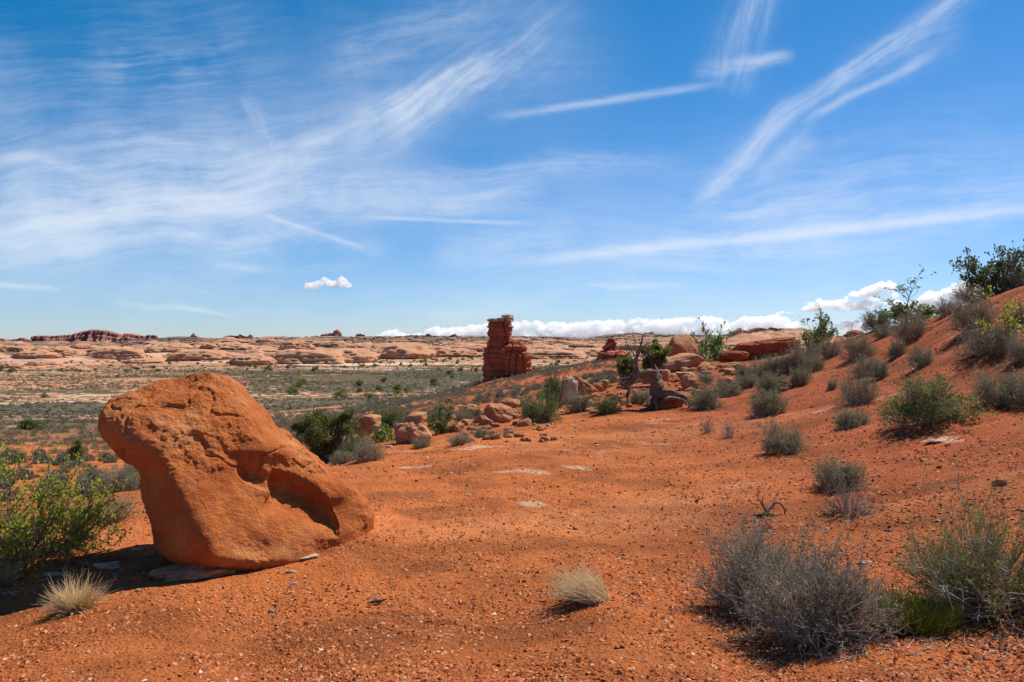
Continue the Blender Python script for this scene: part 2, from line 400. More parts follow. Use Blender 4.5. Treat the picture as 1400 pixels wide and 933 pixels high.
def rock_mat(name, c1, c2, c3, sc=1., strata=0., bd=.02, pale=0., objspace=True):
    m, n, b, _ = mat(name)
    tcx = n.new('ShaderNodeTexCoord'); pos = tcx.outputs['Object'] if objspace else geo(n).outputs['Position']
    a = n.noise(pos, 1.6 * sc, 5, .6, .3); f = n.noise(pos, 13 * sc, 5, .68); g = n.noise(pos, 60 * sc, 3, .7)
    c = n.ramp(a, [(.28, c1), (.5, c2), (.72, c3)])
    t = n.math('ADD', n.math('MULTIPLY_ADD', f, .7, .65), n.math('MULTIPLY_ADD', g, .4, -.2))
    c = n.mix(1., c, n.comb(t, t, t), 'MULTIPLY')
    if strata:
        z = n.vec('MULTIPLY', pos, (.06, .06, 1)); st = n.noise(z, strata, 4, .7, .2)
        s2 = n.math('MULTIPLY_ADD', st, 1.0, .5)
        c = n.mix(.75, c, n.mix(1., c, n.comb(s2, s2, s2), 'MULTIPLY'))
    if pale:
        w = n.noise(pos, 2.3 * sc, 5, .6)
        c = n.mix(n.math('MULTIPLY', n.smooth(w, .55, .66), pale), c, (.6, .36, .22))
    n.l.new(c, b.inputs['Base Color'])
    h = n.math('ADD', f, n.math('MULTIPLY', g, .45))
    if strata: h = n.math('ADD', h, n.math('MULTIPLY', st, 2.))
    bump(n, b, h, .8, bd)
    return m
def leaf_mat(name, c1, c2, trans=.35):
    m, n, b, out = mat(name)
    rnd = geo(n).outputs['Random Per Island']
    c = n.mix(rnd, c1, c2); n.l.new(c, b.inputs['Base Color']); b.inputs['Roughness'].default_value = .7
    t = n.new('ShaderNodeBsdfTranslucent'); n.l.new(c, t.inputs[0])
    mx = n.new('ShaderNodeMixShader'); mx.inputs[0].default_value = trans
    n.l.new(b.outputs[0], mx.inputs[1]); n.l.new(t.outputs[0], mx.inputs[2]); n.l.new(mx.outputs[0], out.inputs[0])
    return m
def twig_mat(name, c1, c2):
    m, n, b, _ = mat(name)
    n.l.new(n.mix(geo(n).outputs['Random Per Island'], c1, c2), b.inputs['Base Color']); return m
def wood_mat(name, c1, c2, c3):
    m, n, b, _ = mat(name)
    pos = n.new('ShaderNodeTexCoord').outputs['Object']
    s = n.noise(pos, 9, 5, .7, .5); t = n.noise(pos, 40, 4, .7)
    n.l.new(n.ramp(n.math('MULTIPLY_ADD', t, .45, n.math('MULTIPLY', s, .6)), [(.3, c1), (.52, c2), (.72, c3)]), b.inputs['Base Color'])
    bump(n, b, t, .8, .01); return m

M_ground = ground_mat()
M_boulder = rock_mat('boulder_sandstone', (.36, .088, .024), (.48, .142, .038), (.58, .225, .076), 1.3, 0, .05, .12)
M_red = rock_mat('red_sandstone', (.24, .06, .03), (.33, .09, .04), (.42, .14, .06), 1.2, 0, .03)
M_orange = rock_mat('orange_sandstone', (.34, .13, .06), (.46, .2, .09), (.52, .26, .13), 1.5, 0, .03)
M_pinkrock = rock_mat('pink_sandstone', (.36, .15, .065), (.48, .235, .115), (.57, .34, .2), 1.5, 0, .03)
M_palerock = rock_mat('pale_sandstone', (.44, .28, .18), (.54, .37, .25), (.62, .46, .34), 2.5, 0, .02)
M_butte = rock_mat('butte_sandstone', (.33, .082, .04), (.44, .128, .06), (.54, .195, .09), .35, 1.6, .25)
M_cap = rock_mat('pale_cap_rock', (.4, .3, .22), (.5, .38, .29), (.58, .46, .36), .6, 0, .1)
M_far = rock_mat('far_red_rock', (.25, .1, .08), (.34, .15, .12), (.43, .22, .16), .02, .06, 1.5)
M_farpale = rock_mat('far_pale_rock', (.36, .19, .13), (.42, .23, .16), (.48, .28, .2), .03, .08, 1.5)
M_sageleaf = leaf_mat('sage_leaf', (.165, .165, .09), (.34, .32, .19), .38)
M_sagetwig = twig_mat('sage_twig', (.21, .155, .11), (.47, .38, .3))
M_brownleaf = leaf_mat('brown_shrub_leaf', (.19, .18, .1), (.38, .345, .21), .4)
M_greenleaf = leaf_mat('green_shrub_leaf', (.09, .14, .035), (.2, .26, .075), .4)
M_yellowleaf = leaf_mat('yellow_green_leaf', (.2, .24, .035), (.52, .52, .08), .5)
M_darkleaf = leaf_mat('dark_shrub_leaf', (.07, .095, .035), (.17, .2, .075), .4)
M_juniper = leaf_mat('juniper_leaf', (.09, .11, .03), (.26, .27, .075), .45)
M_bark = wood_mat('juniper_bark', (.08, .055, .04), (.17, .125, .1), (.34, .28, .24))
M_deadwood = wood_mat('dead_wood', (.055, .032, .02), (.17, .105, .065), (.46, .35, .26))
M_heart = wood_mat('red_heartwood', (.16, .055, .025), (.32, .12, .05), (.42, .19, .09))
M_whitewood = wood_mat('bleached_wood', (.35, .3, .26), (.55, .5, .46), (.7, .66, .62))
M_straw = twig_mat('dry_grass', (.58, .4, .19), (.86, .68, .4))
M_strawgreen = twig_mat('greenish_dry_grass', (.22, .19, .09), (.55, .43, .25))
M_grass = leaf_mat('fresh_grass', (.15, .18, .035), (.32, .33, .07), .4)
M_farscrub = leaf_mat('far_scrub_leaf', (.06, .065, .045), (.12, .115, .08), .1)
M_scrub = leaf_mat('scrub_leaf', (.13, .135, .085), (.25, .235, .16), .2)

# ------------------------------------------------------------------ ground sheet
def build_ground():
    thd = np.linspace(R(-39), R(39), 640)
    sparse = np.concatenate([np.linspace(R(-180), R(-39), 40)[:-1], thd, np.linspace(R(39), R(180), 40)[1:-1]])
    th = sparse; nth = len(th)
    rs = [.35, .8, 1.3, 1.8, 2.3]
    r = 2.7
    while r < 60000:
        rs.append(r)
        d = .0062 if r < 22 else .0085 if r < 140 else .010 if r < 430 else .0062 if r < 1700 else .009 if r < 3300 else .08
        r *= 1 + d
    rs = np.array(rs); nr = len(rs)
    T, RR = np.meshgrid(th, rs); T = T.ravel(); RR = RR.ravel()
    x = RR * np.sin(T); y = RR * np.cos(T); z = gz(x, y)
    px = CX + F * np.tan(np.clip(T, -1.2, 1.2))
    # ---- soil, scrub cover and bare-rock colours of the land itself
    n1 = fbm(P3(x, y, .35, 2.), 4); n2 = fbm(P3(x, y, 1.6, 7.), 3)
    hs_ = (px > 520) * sst(24, 34, RR) * sst(190, 120, RR); rs_ = np.maximum(.8 * hs_, sst(.8, 5.5, x + .6 * fbm(P3(x, y, .3, 44.), 3) * 4))[:, None]; soil = np.array((.46, .13, .034)) * (1 - rs_) + rs_ * np.array((.35, .084, .028))
    wash = sst(.1, .35, fbm(P3(x * .5 - y * .2, y * .9, .55, 88.), 4))[:, None]
    soil = soil * (1 + .55 * n1 + .35 * n2)[:, None] * (1 - .38 * wash) + .38 * wash * np.array((.6, .23, .09))
    crust = sst(.05, .3, fbm(P3(x, y * 1.7, .6, 31.), 4))
    soil = soil * (1 - .42 * crust)[:, None] + crust[:, None] * np.array((.03, .012, .004))
    # pale streaks of bedrock showing through the terrace
    lst = fbm(P3(x * .35 + y * .1, y * 1.1, 1., 55.), 4); lst = sst(.2, .42, lst) * sst(5.5, 8, RR) * sst(26, 18, RR) * .55
    lst = lst * sst(-.15, .2, fbm(P3(x, y, 3.5, 14.), 3))
    soil = soil * (1 - lst[:, None]) + lst[:, None] * np.array((.58, .36, .23))
    for bx, by, bw, bh in ((730, 690, 46, 7), (726, 645, 80, 6), (790, 640, 60, 5), (465, 630, 60, 7), (1290, 604, 60, 9), (560, 640, 60, 5), (650, 612, 80, 6)):
        X0, Y0, _ = ray(bx, by); e = ((x - X0) / (bw * Y0 / F * .5)) ** 2 + ((y - Y0) / (bh * Y0 * Y0 / F / EYE * .6)) ** 2
        k = sst(.0, .35, np.exp(-e) - .45 + .9 * fbm(P3(x * .8, y, 3., bx), 4))[:, None] * (e < 5)[:, None] * .75
        soil = soil * (1 - k) + k * np.array((.60, .39, .25))
    # valley
    v = np.where(px < 600, sst(38, 125, RR), sst(100, 220, RR)); kx = sst(540, 640, px); v = (sst(38, 125, RR) * (1 - kx) + sst(100, 220, RR) * kx)[:, None]
    lx = x / 1.8
    tan = np.array((.42, .215, .112)) * (1 + .5 * fbm(P3(lx, y, .03, 3.), 4))[:, None]
    redp = sst(.0, .3, fbm(P3(x / 2.2, y, .012, 61.), 4))[:, None]
    tan = tan * (1 - .75 * redp) + .75 * redp * np.array((.43, .15, .065))
    vegn = fbm(P3(x / 2.6, y, .011, 12.), 4) + .30 * perlin(P3(x, y, .25, 2.)) + .25 * perlin(P3(x, y, .7, 4.))
    band = np.interp(RR, [100, 150, 185, 215, 250, 300, 340, 390, 430, 470, 520, 600], [.2, .3, .45, .26, .14, .22, .38, .34, .34, .06, .0, -.1])
    leftband = np.interp(RR, [100, 150, 175, 215, 235, 300, 420, 500], [.25, .34, .5, .5, .2, .14, .1, -.02])
    lw = sst(420, 250, px); band = band * (1 - lw) + leftband * lw
    veg = sst(-.10, .08, vegn + band - .15 + .3 * perlin(P3(x * .4, y * 1.6, .3, 36.)) + .38 * perlin(P3(x * .12, y * 1.1, .1, 35.)) + .45 * perlin(P3(x, y * 2.2, .13, 25.)))[:, None]
    spk = .34 * perlin(P3(x, y * 2.2, .11, 15.)) + .3 * perlin(P3(x, y * 1.5, .33, 16.))
    pale = sst(.10, .2, fbm(P3(x / 3.2, y, .014, 43.), 4) + spk + np.interp(RR, [200, 260, 420, 520, 700], [-.16, -.02, .04, .02, -.14]))[:, None]
    pale = pale * (1 - sst(-.1, .15, vegn + .5 * band)[:, None])
    val = tan * (1 - pale) + pale * np.array((.60, .46, .34))
    val = val * (1 - .86 * veg) + .86 * veg * np.array((.056, .06, .034)) * (1 + .6 * perlin(P3(x, y, .4, 9.)))[:, None]
    col = soil * (1 - v) + v * val
    # sparse scrub shading of the slopes between terrace and valley
    # slickrock
    start = np.interp(px, [-700, 0, 250, 400, 650, 760, 900, 1400], [440, 440, 520, 690, 760, 620, 560, 560])
    k = sst(0, 1, (RR - start) / 130)[:, None]
    sl = np.array((.50, .245, .138)) * (1 + .4 * fbm(P3(x, y * 1.5, .02, 71.), 4))[:, None]
    wht = sst(.12, .3, fbm(P3(x, y * 1.6, .008, 81.), 3))[:, None]
    sl = sl * (1 - .4 * wht) + .4 * wht * np.array((.55, .40, .31))
    strat = (perlin(np.stack([x * .002, y * .002, z * .55], 1)) * .5)[:, None]
    sl = sl * (1 + .6 * strat)
    dark = sst(.15, .35, fbm(P3(x / 2., y, .02, 77.), 4))[:, None]; sl = sl * (1 - .45 * dark) + .45 * dark * np.array((.3, .13, .08))
    fv = sst(.08, .2, fbm(P3(x / 2.4, y, .02, 91.), 4) + np.interp(RR, [500, 900, 1300, 2800], [.04, .05, .12, .2])
             + .22 * perlin(P3(x, y, .09, 6.)))[:, None]
    dz = domes(x, y, RR, T)
    fv = fv * (1 - .55 * sst(2.5, 7, dz)[:, None])
    sl = sl * (1 - .88 * fv) + .88 * fv * np.array((.10, .08, .055))
    farm = sst(1500, 2500, RR)[:, None]
    mesa = np.array((.30, .17, .13)) * (1 + .9 * perlin(np.stack([x * .001, y * .001, z * .35], 1)))[:, None]
    mv = sst(-.05, .12, fbm(P3(x / 2.4, y, .006, 39.), 5) + .05)[:, None]; mesa = mesa * (1 - mv) + mv * np.array((.115, .085, .075))
    sl = sl * (1 - .8 * farm) + .8 * farm * mesa
    col = col * (1 - k) + k * sl
    near = sst(130, 14, RR)
    V = np.stack([x, y, z], 1)
    f = gridf(nr, nth, True)
    # grid wraps round the compass; close the centre with a fan
    V = np.concatenate([V, [[0, 0, float(gz(0.01, .01)[0])]]]); c = len(V) - 1
    j = np.arange(nth); fan = np.stack([np.full(nth, c), (j + 1) % nth, j], 1)
    col = np.concatenate([np.clip(col, .01, .9), [[.4, .1, .03]]]); near = np.concatenate([near, [1.]])
    f = f[:, ::-1]
    g = mk('ground', V, [f, fan[:, ::-1]], M_ground, smooth=True, attrs={'Col': col, 'near': near})
    tag(g, kind='structure')
build_ground()

# ------------------------------------------------------------------ rocks
def ico(sub):
    me = bpy.data.meshes.new('tmp'); import bmesh
    bm = bmesh.new(); bmesh.ops.create_icosphere(bm, subdivisions=sub, radius=1); bm.to_mesh(me); bm.free()
    V = np.zeros(len(me.vertices) * 3); me.vertices.foreach_get('co', V)
    Fq = np.zeros(len(me.polygons) * 3, np.int32); me.polygons.foreach_get('vertices', Fq)
    bpy.data.meshes.remove(me); return V.reshape(-1, 3), Fq.reshape(-1, 3)
ICO = {k: ico(k) for k in (1, 2, 3, 4, 5)}
def rotm(ax, an):
    ax = np.asarray(ax, float); ax /= np.linalg.norm(ax); K = np.array([[0, -ax[2], ax[1]], [ax[2], 0, -ax[0]], [-ax[1], ax[0], 0]])
    return np.eye(3) + math.sin(an) * K + (1 - math.cos(an)) * K @ K
def rock_verts(seed, sub=4, blocky=.6, nplane=12, rough=.09, strata=0.):
    """unit rock: a ball worn down by random fracture planes, then roughened"""
    g = np.random.default_rng(seed); U, Fc = ICO[sub]
    N = g.normal(size=(nplane, 3)); N /= np.linalg.norm(N, axis=1)[:, None]
    if blocky > .5:
        Q = np.linalg.qr(g.normal(size=(3, 3)))[0] * .35 + np.eye(3); Q /= np.linalg.norm(Q, axis=0)
        N[:6] = np.concatenate([Q.T, -Q.T])
    dd = g.uniform(.62, .95, nplane)
    c = U @ N.T; rr = np.where(c > .05, dd / np.maximum(c, .05), 9.)
    rr = np.concatenate([rr, np.full((len(U), 1), 1.12)], 1)
    p = 5 + 14 * blocky
    r = (rr ** -p).sum(1) ** (-1 / p)
    V = U * r[:, None]
    n = fbm(U * 1.7 + seed * 3.1, 3) * rough * 1.6 + fbm(V * 5 + seed, 3) * rough * .7 + (fbm(V * 16 + seed, 2) * rough * .3 if sub > 3 else 0)
    if strata:
        n = n + strata * np.round(2 * perlin(np.stack([V[:, 0] * .4, V[:, 1] * .4, V[:, 2] * 5 + seed], 1))) * .5
    V = V + U * n[:, None]
    lo, hi = V.min(0), V.max(0)
    return (V - (lo + hi) / 2) / ((hi - lo) / 2), Fc
def rock(name, px, py, w, h, m, seed, label, cat='rock', group=None, depth=1., tilt=(0, 0), yaw=0., sink=.12, Y=None, sub=4, blocky=.8, rough=.13, strata=.05, nplane=14, smooth=False):
    """a rock whose foot stands at photo pixel (px, py), w by h photo pixels"""
    x, y, z = at(px, Y) if Y else ray(px, py)
    W_, H_ = w * y / F, h * y / F
    V, Fc = rock_verts(seed, sub, blocky, nplane, rough, strata)
    V = V * np.array([W_ / 2, W_ / 2 * depth, H_ / 2 * (1 + sink)])
    V = V @ rotm((0, 1, 0), tilt[0]).T @ rotm((1, 0, 0), tilt[1]).T @ rotm((0, 0, 1), yaw).T
    V[:, 2] += H_ / 2 * (1 - sink)
    o = mk(name, V, Fc, m, smooth=smooth, loc=(x, y + W_ / 2 * depth * .5, z - (0.0)))
    return tag(o, label, cat, group)

# ---- the great leaning boulder
BC = [(512, [(262, 6.6), (264, 6.58), (268, 6.57), (275, 6.57), (280, 6.59), (284, 6.64), (280, 6.75), (272, 6.78), (265, 6.7)]),
 (517, [(232, 6.56), (244, 6.52), (262, 6.5), (282, 6.52), (296, 6.56), (306, 6.72), (298, 6.9), (275, 6.9), (245, 6.7)]),
 (530, [(196, 6.42), (212, 6.36), (243, 6.34), (283, 6.38), (310, 6.5), (328, 6.78), (318, 7), (280, 6.98), (220, 6.62)]),
 (548, [(152, 6.24), (176, 6.12), (222, 6.13), (285, 6.26), (322, 6.44), (341, 6.78), (330, 7.05), (280, 7), (185, 6.55)]),
 (570, [(135.5, 6.06), (160, 5.91), (213, 5.98), (294, 6.17), (342, 6.4), (367, 6.76), (355, 7.1), (290, 7.02), (165, 6.45)]),
 (592, [(136, 6.02), (164, 5.83), (232, 5.89), (303, 6.12), (360, 6.36), (391, 6.74), (380, 7.1), (300, 7.02), (166, 6.42)]),
 (615, [(153, 6.02), (186, 5.8), (244, 5.84), (315, 6.1), (380, 6.32), (418, 6.74), (405, 7.1), (315, 7.02), (182, 6.42)]),
 (640, [(187, 6.02), (214, 5.8), (250, 5.8), (325, 6.09), (400, 6.42), (447, 6.73), (432, 7.1), (325, 7.02), (212, 6.42)]),
 (670, [(196, 6), (226, 5.78), (258, 5.74), (335, 6.05), (420, 6.38), (483, 6.72), (462, 7.15), (340, 7.02), (222, 6.4)]),
 (700, [(198.5, 5.98), (230, 5.76), (268, 5.69), (340, 5.98), (430, 6.32), (505, 6.75), (485, 7.15), (350, 7.02), (224, 6.4)]),
 (726, [(206, 5.96), (236, 5.74), (276, 5.65), (345, 5.92), (436, 6.26), (505, 6.68), (488, 7.15), (352, 7), (230, 6.4)]),
 (750, [(215, 5.92), (243, 5.72), (283, 5.63), (347, 5.86), (432, 6.2), (506, 6.68), (478, 7.15), (350, 6.95), (240, 6.36)]),
 (768, [(240, 5.88), (262, 5.72), (293, 5.66), (352, 5.82), (436, 6.2), (503, 6.66), (460, 7), (345, 6.9), (262, 6.3)]),
 (784, [(276, 5.92), (286, 5.84), (303, 5.78), (352, 5.88), (425, 6.22), (480, 6.6), (440, 6.8), (345, 6.7), (290, 6.3)]),
 (796, [(300, 6.1), (306, 6.06), (318, 6.03), (350, 6.05), (390, 6.2), (420, 6.4), (400, 6.5), (345, 6.5), (310, 6.3)])]
def cr(P, t, closed):
    """Catmull-Rom through the rows of P at parameters t"""
    n = len(P); i = np.floor(t).astype(int); f = (t - i)[:, None]
    ix = (lambda k: (i + k) % n) if closed else (lambda k: np.clip(i + k, 0, n - 1))
    p0, p1, p2, p3 = (P[ix(k)].reshape(len(t), -1) for k in (-1, 0, 1, 2))
    return .5 * (2 * p1 + (p2 - p0) * f + (2 * p0 - 5 * p1 + 4 * p2 - p3) * f ** 2 + (3 * p1 - p0 - 3 * p2 + p3) * f ** 3)
def normals(V, n, m):
    G = V.reshape(n, m, 3)
    du = np.roll(G, -1, 1) - np.roll(G, 1, 1); dv = np.gradient(G, axis=0)
    N = np.cross(du, dv).reshape(-1, 3); return N / (np.linalg.norm(N, axis=1)[:, None] + 1e-12)
def build_boulder():
    rows = np.array([b[0] for b in BC], float); P = np.array([b[1] for b in BC], float)      # rows x 9 x 2
    n, m = 330, 430
    tv = np.linspace(0, len(rows) - 1, n); tu = np.linspace(0, 9, m, endpoint=False)
    ry = cr(rows[:, None], tv, False)[:, 0]
    A = cr(P.reshape(len(rows), -1), tv, False).reshape(n, 9, 2)
    G = np.stack([cr(A[k], tu, True) for k in range(n)])                  # n x m x (px, Y)
    px, Y = G[..., 0].ravel(), G[..., 1].ravel(); py = np.repeat(ry, m)
    front = np.tile((tu > .6) & (tu < 5.2), n)
    def world(): return np.stack([(px - CX) / F * Y, Y, EYE - (py - HY) / F * Y], 1)
    V = world(); N = normals(V, n, m)
    if (N * (V - V.mean(0))).sum() < 0: N = -N
    # the hollow worn into the right flank: steep under its upper lip, running out below
    def hollow(cx, cy, ax, ay, rot, dep, edge):
        c, s = math.cos(rot), math.sin(rot); X, Z = px - cx, py - cy
        u = (X * c + Z * s) / ax; w = (-X * s + Z * c) / ay
        return dep * sst(1.0, 1.0 - edge, np.sqrt(u * u + w * w))
    jit = fbm(P3(px, py, .03, 4.), 3) * 10
    px0 = px.copy(); px = px + jit * .5; py0 = py.copy(); py = py + jit * .5
    d = np.zeros(len(px))
    # the lower face is set back under a ridge that curves down the right flank
    yc = np.interp(px, [340, 372, 400, 428, 448, 459, 466, 474], [648, 640, 645, 660, 680, 702, 740, 860])
    sb = py - yc
    d -= np.interp(py, [640, 690, 716, 736], [.16, .13, .06, .0]) * sst(0, 12, sb) * sst(88, 14, sb) * sst(366, 380, px + np.clip(sb - 30, 0, 60) * .5)
    d -= hollow(352, 652, 34, 14, R(28), .045, .6)
    line = (py - (590 + (px - 262) * .52))                                  # crust line across the front
    d += .012 * sst(10, -6, line) * sst(250, 275, px) * sst(410, 385, px)
    d -= .02 * hollow(205, 590, 14, 12, 0, 1, .7)
    d += .05 * hollow(215, 722, 18, 16, 0, 1, .9)
    d *= front
    px, py = px0, py0
    V = V + N * d[:, None]
    N = normals(V, n, m)
    if (N * (V - V.mean(0))).sum() < 0: N = -N
    q = V - V.mean(0)
    crust = sst(-.1, .15, fbm(q * 2.2 + 3, 3) + .25 * sst(700, 600, np.repeat(ry, m)))
    rid = 1 - np.abs(perlin(q * 5.5 + 7)) * 2
    disp = .07 * fbm(q * 1.9, 3) + .026 * fbm(q * 5 + 5, 3) * (.4 + crust) + .014 * fbm(q * 14 + 1, 3) * (.12 + crust) + .008 * fbm(q * 40, 2) * (.15 + crust)
    crack = np.clip(1 - np.abs(fbm(q * np.array([1.6, 1.6, 2.6]) + 11, 3)) * 26, 0, 1) * sst(.02, .2, perlin(q * 1.1 + 31))
    disp = disp - .02 * crack * (np.repeat(ry, m) < 690)
    taper = np.repeat(np.minimum(1, np.minimum(np.arange(n), n - 1 - np.arange(n)) / 12), m)
    V = V + N * (disp * taper)[:, None]
    f = gridf(n, m, True)
    c0, c1 = V[:m].mean(0), V[-m:].mean(0); V = np.concatenate([V, [c0, c1]]); k = len(V)
    j = np.arange(m); j2 = (j + 1) % m
    f = f[:, ::-1]
    org = np.array([-2.1, 6.1, -.08])
    o = mk('boulder', V - org, [f, np.stack([j, j2, np.full(m, k - 2)], 1), np.stack([(n - 1) * m + j2, (n - 1) * m + j, np.full(m, k - 1)], 1)], M_boulder, smooth=True, loc=org)
    import bmesh
    bm = bmesh.new(); bm.from_mesh(o.data); bmesh.ops.recalc_face_normals(bm, faces=bm.faces); bm.to_mesh(o.data); bm.free()
    tag(o, 'huge smooth orange boulder leaning left with a hollow in its right flank', 'boulder')
build_boulder()

# ---- lofted towers: rings of (z, left, right, front, back) with ledges
def tower(name, prof, Y, m, parent, seed, led=.12, rough=.3, nz=150, nu=150, freq=1., base=None, p=3.2):
    """prof rows: photo py, left px, right px, half depth in metres"""
    pr = np.array(prof, float); t = np.linspace(0, len(pr) - 1, nz); q = np.stack([np.interp(t, np.arange(len(pr)), pr[:, k]) for k in range(4)], 1)
    a = np.linspace(0, 2 * math.pi, nu, endpoint=False)
    ca, sa = np.cos(a), np.sin(a); rr = (np.abs(ca) ** p + np.abs(sa) ** p) ** (-1 / p)
    cxp = (q[:, 1] + q[:, 2]) / 2; hw = (q[:, 2] - q[:, 1]) / 2
    X = ((cxp[:, None] - CX) + hw[:, None] * (ca * rr)[None]) / F * Y
    Yv = Y + q[:, 3][:, None] * (sa * rr)[None]
    Z = np.repeat((EYE - (q[:, 0] - HY) / F * Y)[:, None], nu, 1)
    V = np.stack([X, Yv, Z], -1).reshape(-1, 3); N = normals(V, nz, nu)
    c = V.mean(0)
    if (N[:, :2] * (V - c)[:, :2]).sum() < 0: N = -N
    Ph = np.stack([V[:, 0] * .12, V[:, 1] * .12, V[:, 2] * freq], 1)
    bed = perlin(Ph + seed); bed = np.clip(bed * 3, -1, 1) * led + led * .6 * np.clip(perlin(Ph * np.array([1, 1, 3.1]) + seed + 9) * 3, -1, 1)
    vert = -np.clip(1 - np.abs(perlin(np.stack([V[:, 0] * .55, V[:, 1] * .55, V[:, 2] * .08], 1) * freq + seed + 40)) * 8, 0, 1) * led * 2.6
    dsp = bed + vert + fbm(V * .5 * freq + seed, 4) * rough + fbm(V * 2.2 * freq + seed, 3) * rough * .45
    edge = np.repeat(sst(0, .05, np.arange(nz) / nz), nu)
    V = V + N * np.array([1, 1, .35]) * (dsp * edge)[:, None]
    V[:, 2] += (1 - edge) * fbm(V * 1.2 * freq + 3, 2) * rough
    org = np.array([float((cxp[-1] - CX) / F * Y), Y, float(Z[-1, 0])]) if base is None else base
    top = V[:nu].mean(0); V = np.concatenate([V, [top]]); j = np.arange(nu)
    o = mk(name, V - (org if parent is None else np.array(parent.location)), [gridf(nz, nu, True)[:, ::-1], np.stack([j, (j + 1) % nu, np.full(nu, len(V) - 1)], 1)], m, parent, loc=org if parent is None else None)
    import bmesh
    bm = bmesh.new(); bm.from_mesh(o.data); bmesh.ops.recalc_face_normals(bm, faces=bm.faces); bm.to_mesh(o.data); bm.free()
    return o
YB = 114.
_x, _y, _z = at(692, YB)
but = empty('rock_butte', (_x, _y, _z))
tag(but, 'tall layered red sandstone tower with a lower shoulder on its right', 'rock butte')
tower('tower_block', [(436.5, 667.5, 698), (438, 667, 699.5), (446, 667.5, 699.5), (452, 668, 699), (457, 666, 699), (462, 667, 698), (464, 669, 700), (468, 668, 699), (473, 666, 697), (478, 664, 700), (484, 661.5, 704), (492, 660, 706), (502, 659.5, 706), (506, 661, 706), (516, 662, 706), (524, 662, 706)] and
      [(a, b, c, 2.1 if a < 474 else 2.6) for a, b, c in [(436.5, 667.5, 698), (438, 667, 699.5), (446, 667.5, 699.5), (452, 668, 699), (457, 666, 699), (462, 667, 698), (464, 669, 700), (468, 668, 699), (473, 666, 697), (478, 664, 700), (484, 661.5, 704), (492, 660, 706), (502, 659.5, 706), (506, 661, 706), (516, 662, 706), (524, 662, 706)]],
      YB, M_butte, but, 3.3, led=.17, rough=.24, nz=190, nu=190, freq=1.35)
tower('shoulder_block', [(463.5, 692, 702, .9), (466, 689, 709, 1.3), (469, 687, 714, 1.7), (474, 686, 718, 2.1), (481, 684, 722, 2.4), (489, 682, 725.5, 2.6), (496, 680, 726.5, 2.7), (501, 680, 726, 2.7), (505, 682, 724.5, 2.6), (512, 682, 724, 2.5), (522, 682, 724, 2.5)],
      YB - .25, M_butte, but, 8.1, led=.17, rough=.38, nz=130, nu=190, freq=1.5)
tower('cap_rock', [(430.5, 690, 698, 1.0), (431.5, 688, 700.5, 1.5), (434.5, 686, 701, 1.9), (436, 676, 700.5, 2.0), (437, 666, 700.5, 2.1), (440, 666.5, 700.5, 2.1)], YB, M_cap, but, 5.5, led=.12, rough=.25, nz=30, nu=120, freq=1.6)
# spire on the hillside right of the butte
YS = 97.
_x, _y, _z = at(832, YS)
spi = empty('rock_spire', (_x, _y, _z)); tag(spi, 'small stepped red spire on a broad rock pedestal behind the dead tree', 'rock spire')
tower('pedestal', [(479, 826, 845, 1.2), (481, 820, 850, 1.8), (485, 817, 854, 2.2), (490, 815, 857, 2.4), (496, 815, 858, 2.5), (502, 814, 858, 2.5)], YS, M_butte, spi, 12.2, led=.2, rough=.3, nz=70, nu=120, freq=1.3)
tower('spire_block', [(462.5, 835, 838.5, .3), (464, 833.5, 840, .5), (469, 831.5, 841.5, .8), (472, 828, 842, 1.0), (475, 823, 843, 1.2), (480, 822, 845, 1.4), (483, 821, 845, 1.4)], YS, M_butte, spi, 14.9, led=.2, rough=.24, nz=70, nu=90, freq=1.7)

# ------------------------------------------------------------------ far rims: fins and knobs on the skyline
def fins(name, px0, px1, tops, Y, depth, base, m, seed, label, cat='rock formation', group=None, rough=1., n=160):
    """a cliff-edged ridge of rock; tops = (px, py) of its crest"""
    xs = np.linspace(px0, px1, n); h = np.interp(xs, [a for a, b in tops], [b for a, b in tops])
    zb = EYE - (base - HY) / F * Y; zt = EYE - (h - HY) / F * Y
    zt = zt + (perlin(P3(xs * .35 + seed, xs * 0, 1.)) * .9 + perlin(P3(xs * .9 + seed, xs * 0, 1., 5.)) * .7) * rough * Y / F * 1.2
    zt = np.maximum(zt, zb + .3)
    X = (xs - CX) / F * Y
    dep = [-1, -.8, -.62, -.5, -.47, -.30, -.26, -.05, .2, .5, .8, 1]; hh = [-.25, .12, .3, .38, .62, .68, .95, 1, .98, .9, .5, -.25]
    V = []
    for d, k in zip(dep, hh):
        nn = fbm(P3(xs * .16 + seed, xs * 0 + d * 2, 1., 2.), 3) * depth * .5 + perlin(P3(xs * .7, xs * 0 + d, 1., seed)) * depth * .12
        end = np.clip(np.minimum(xs - px0, px1 - xs) / (px1 - px0) * 6, .12, 1)
        V.append(np.stack([X, Y + d * depth * end + nn, zb + (zt - zb) * k], 1))
    V = np.stack(V); k = len(dep)
    V = V.reshape(-1, 3)
    c = np.array([X.mean(), Y, zb])
    caps = [np.array([[i * n, (i + 1) * n, (k - 1 - 0) * n] for i in range(k - 2)]), np.array([[i * n + n - 1, (k - 1) * n + n - 1, (i + 1) * n + n - 1] for i in range(k - 2)])]
    o = mk(name, V - c, [gridf(k, n), *caps], m, loc=c)
    return tag(o, label, cat, group)
YF = 2750.
fins('rock_formation', 44, 217, [(44, 463), (46, 459.5), (58, 459), (75, 459.5), (95, 458), (108, 456), (112, 454), (120, 452.5), (128, 451), (143, 451.5), (152, 454), (160, 456), (166, 457.5), (170, 458.5), (174, 456), (180, 456.5), (190, 458.5), (197, 460), (203, 458), (212, 458.5), (217, 462)], YF, 70, 471, M_far, 1.7, 'long dark red wall of sandstone fins at far left skyline', n=300)
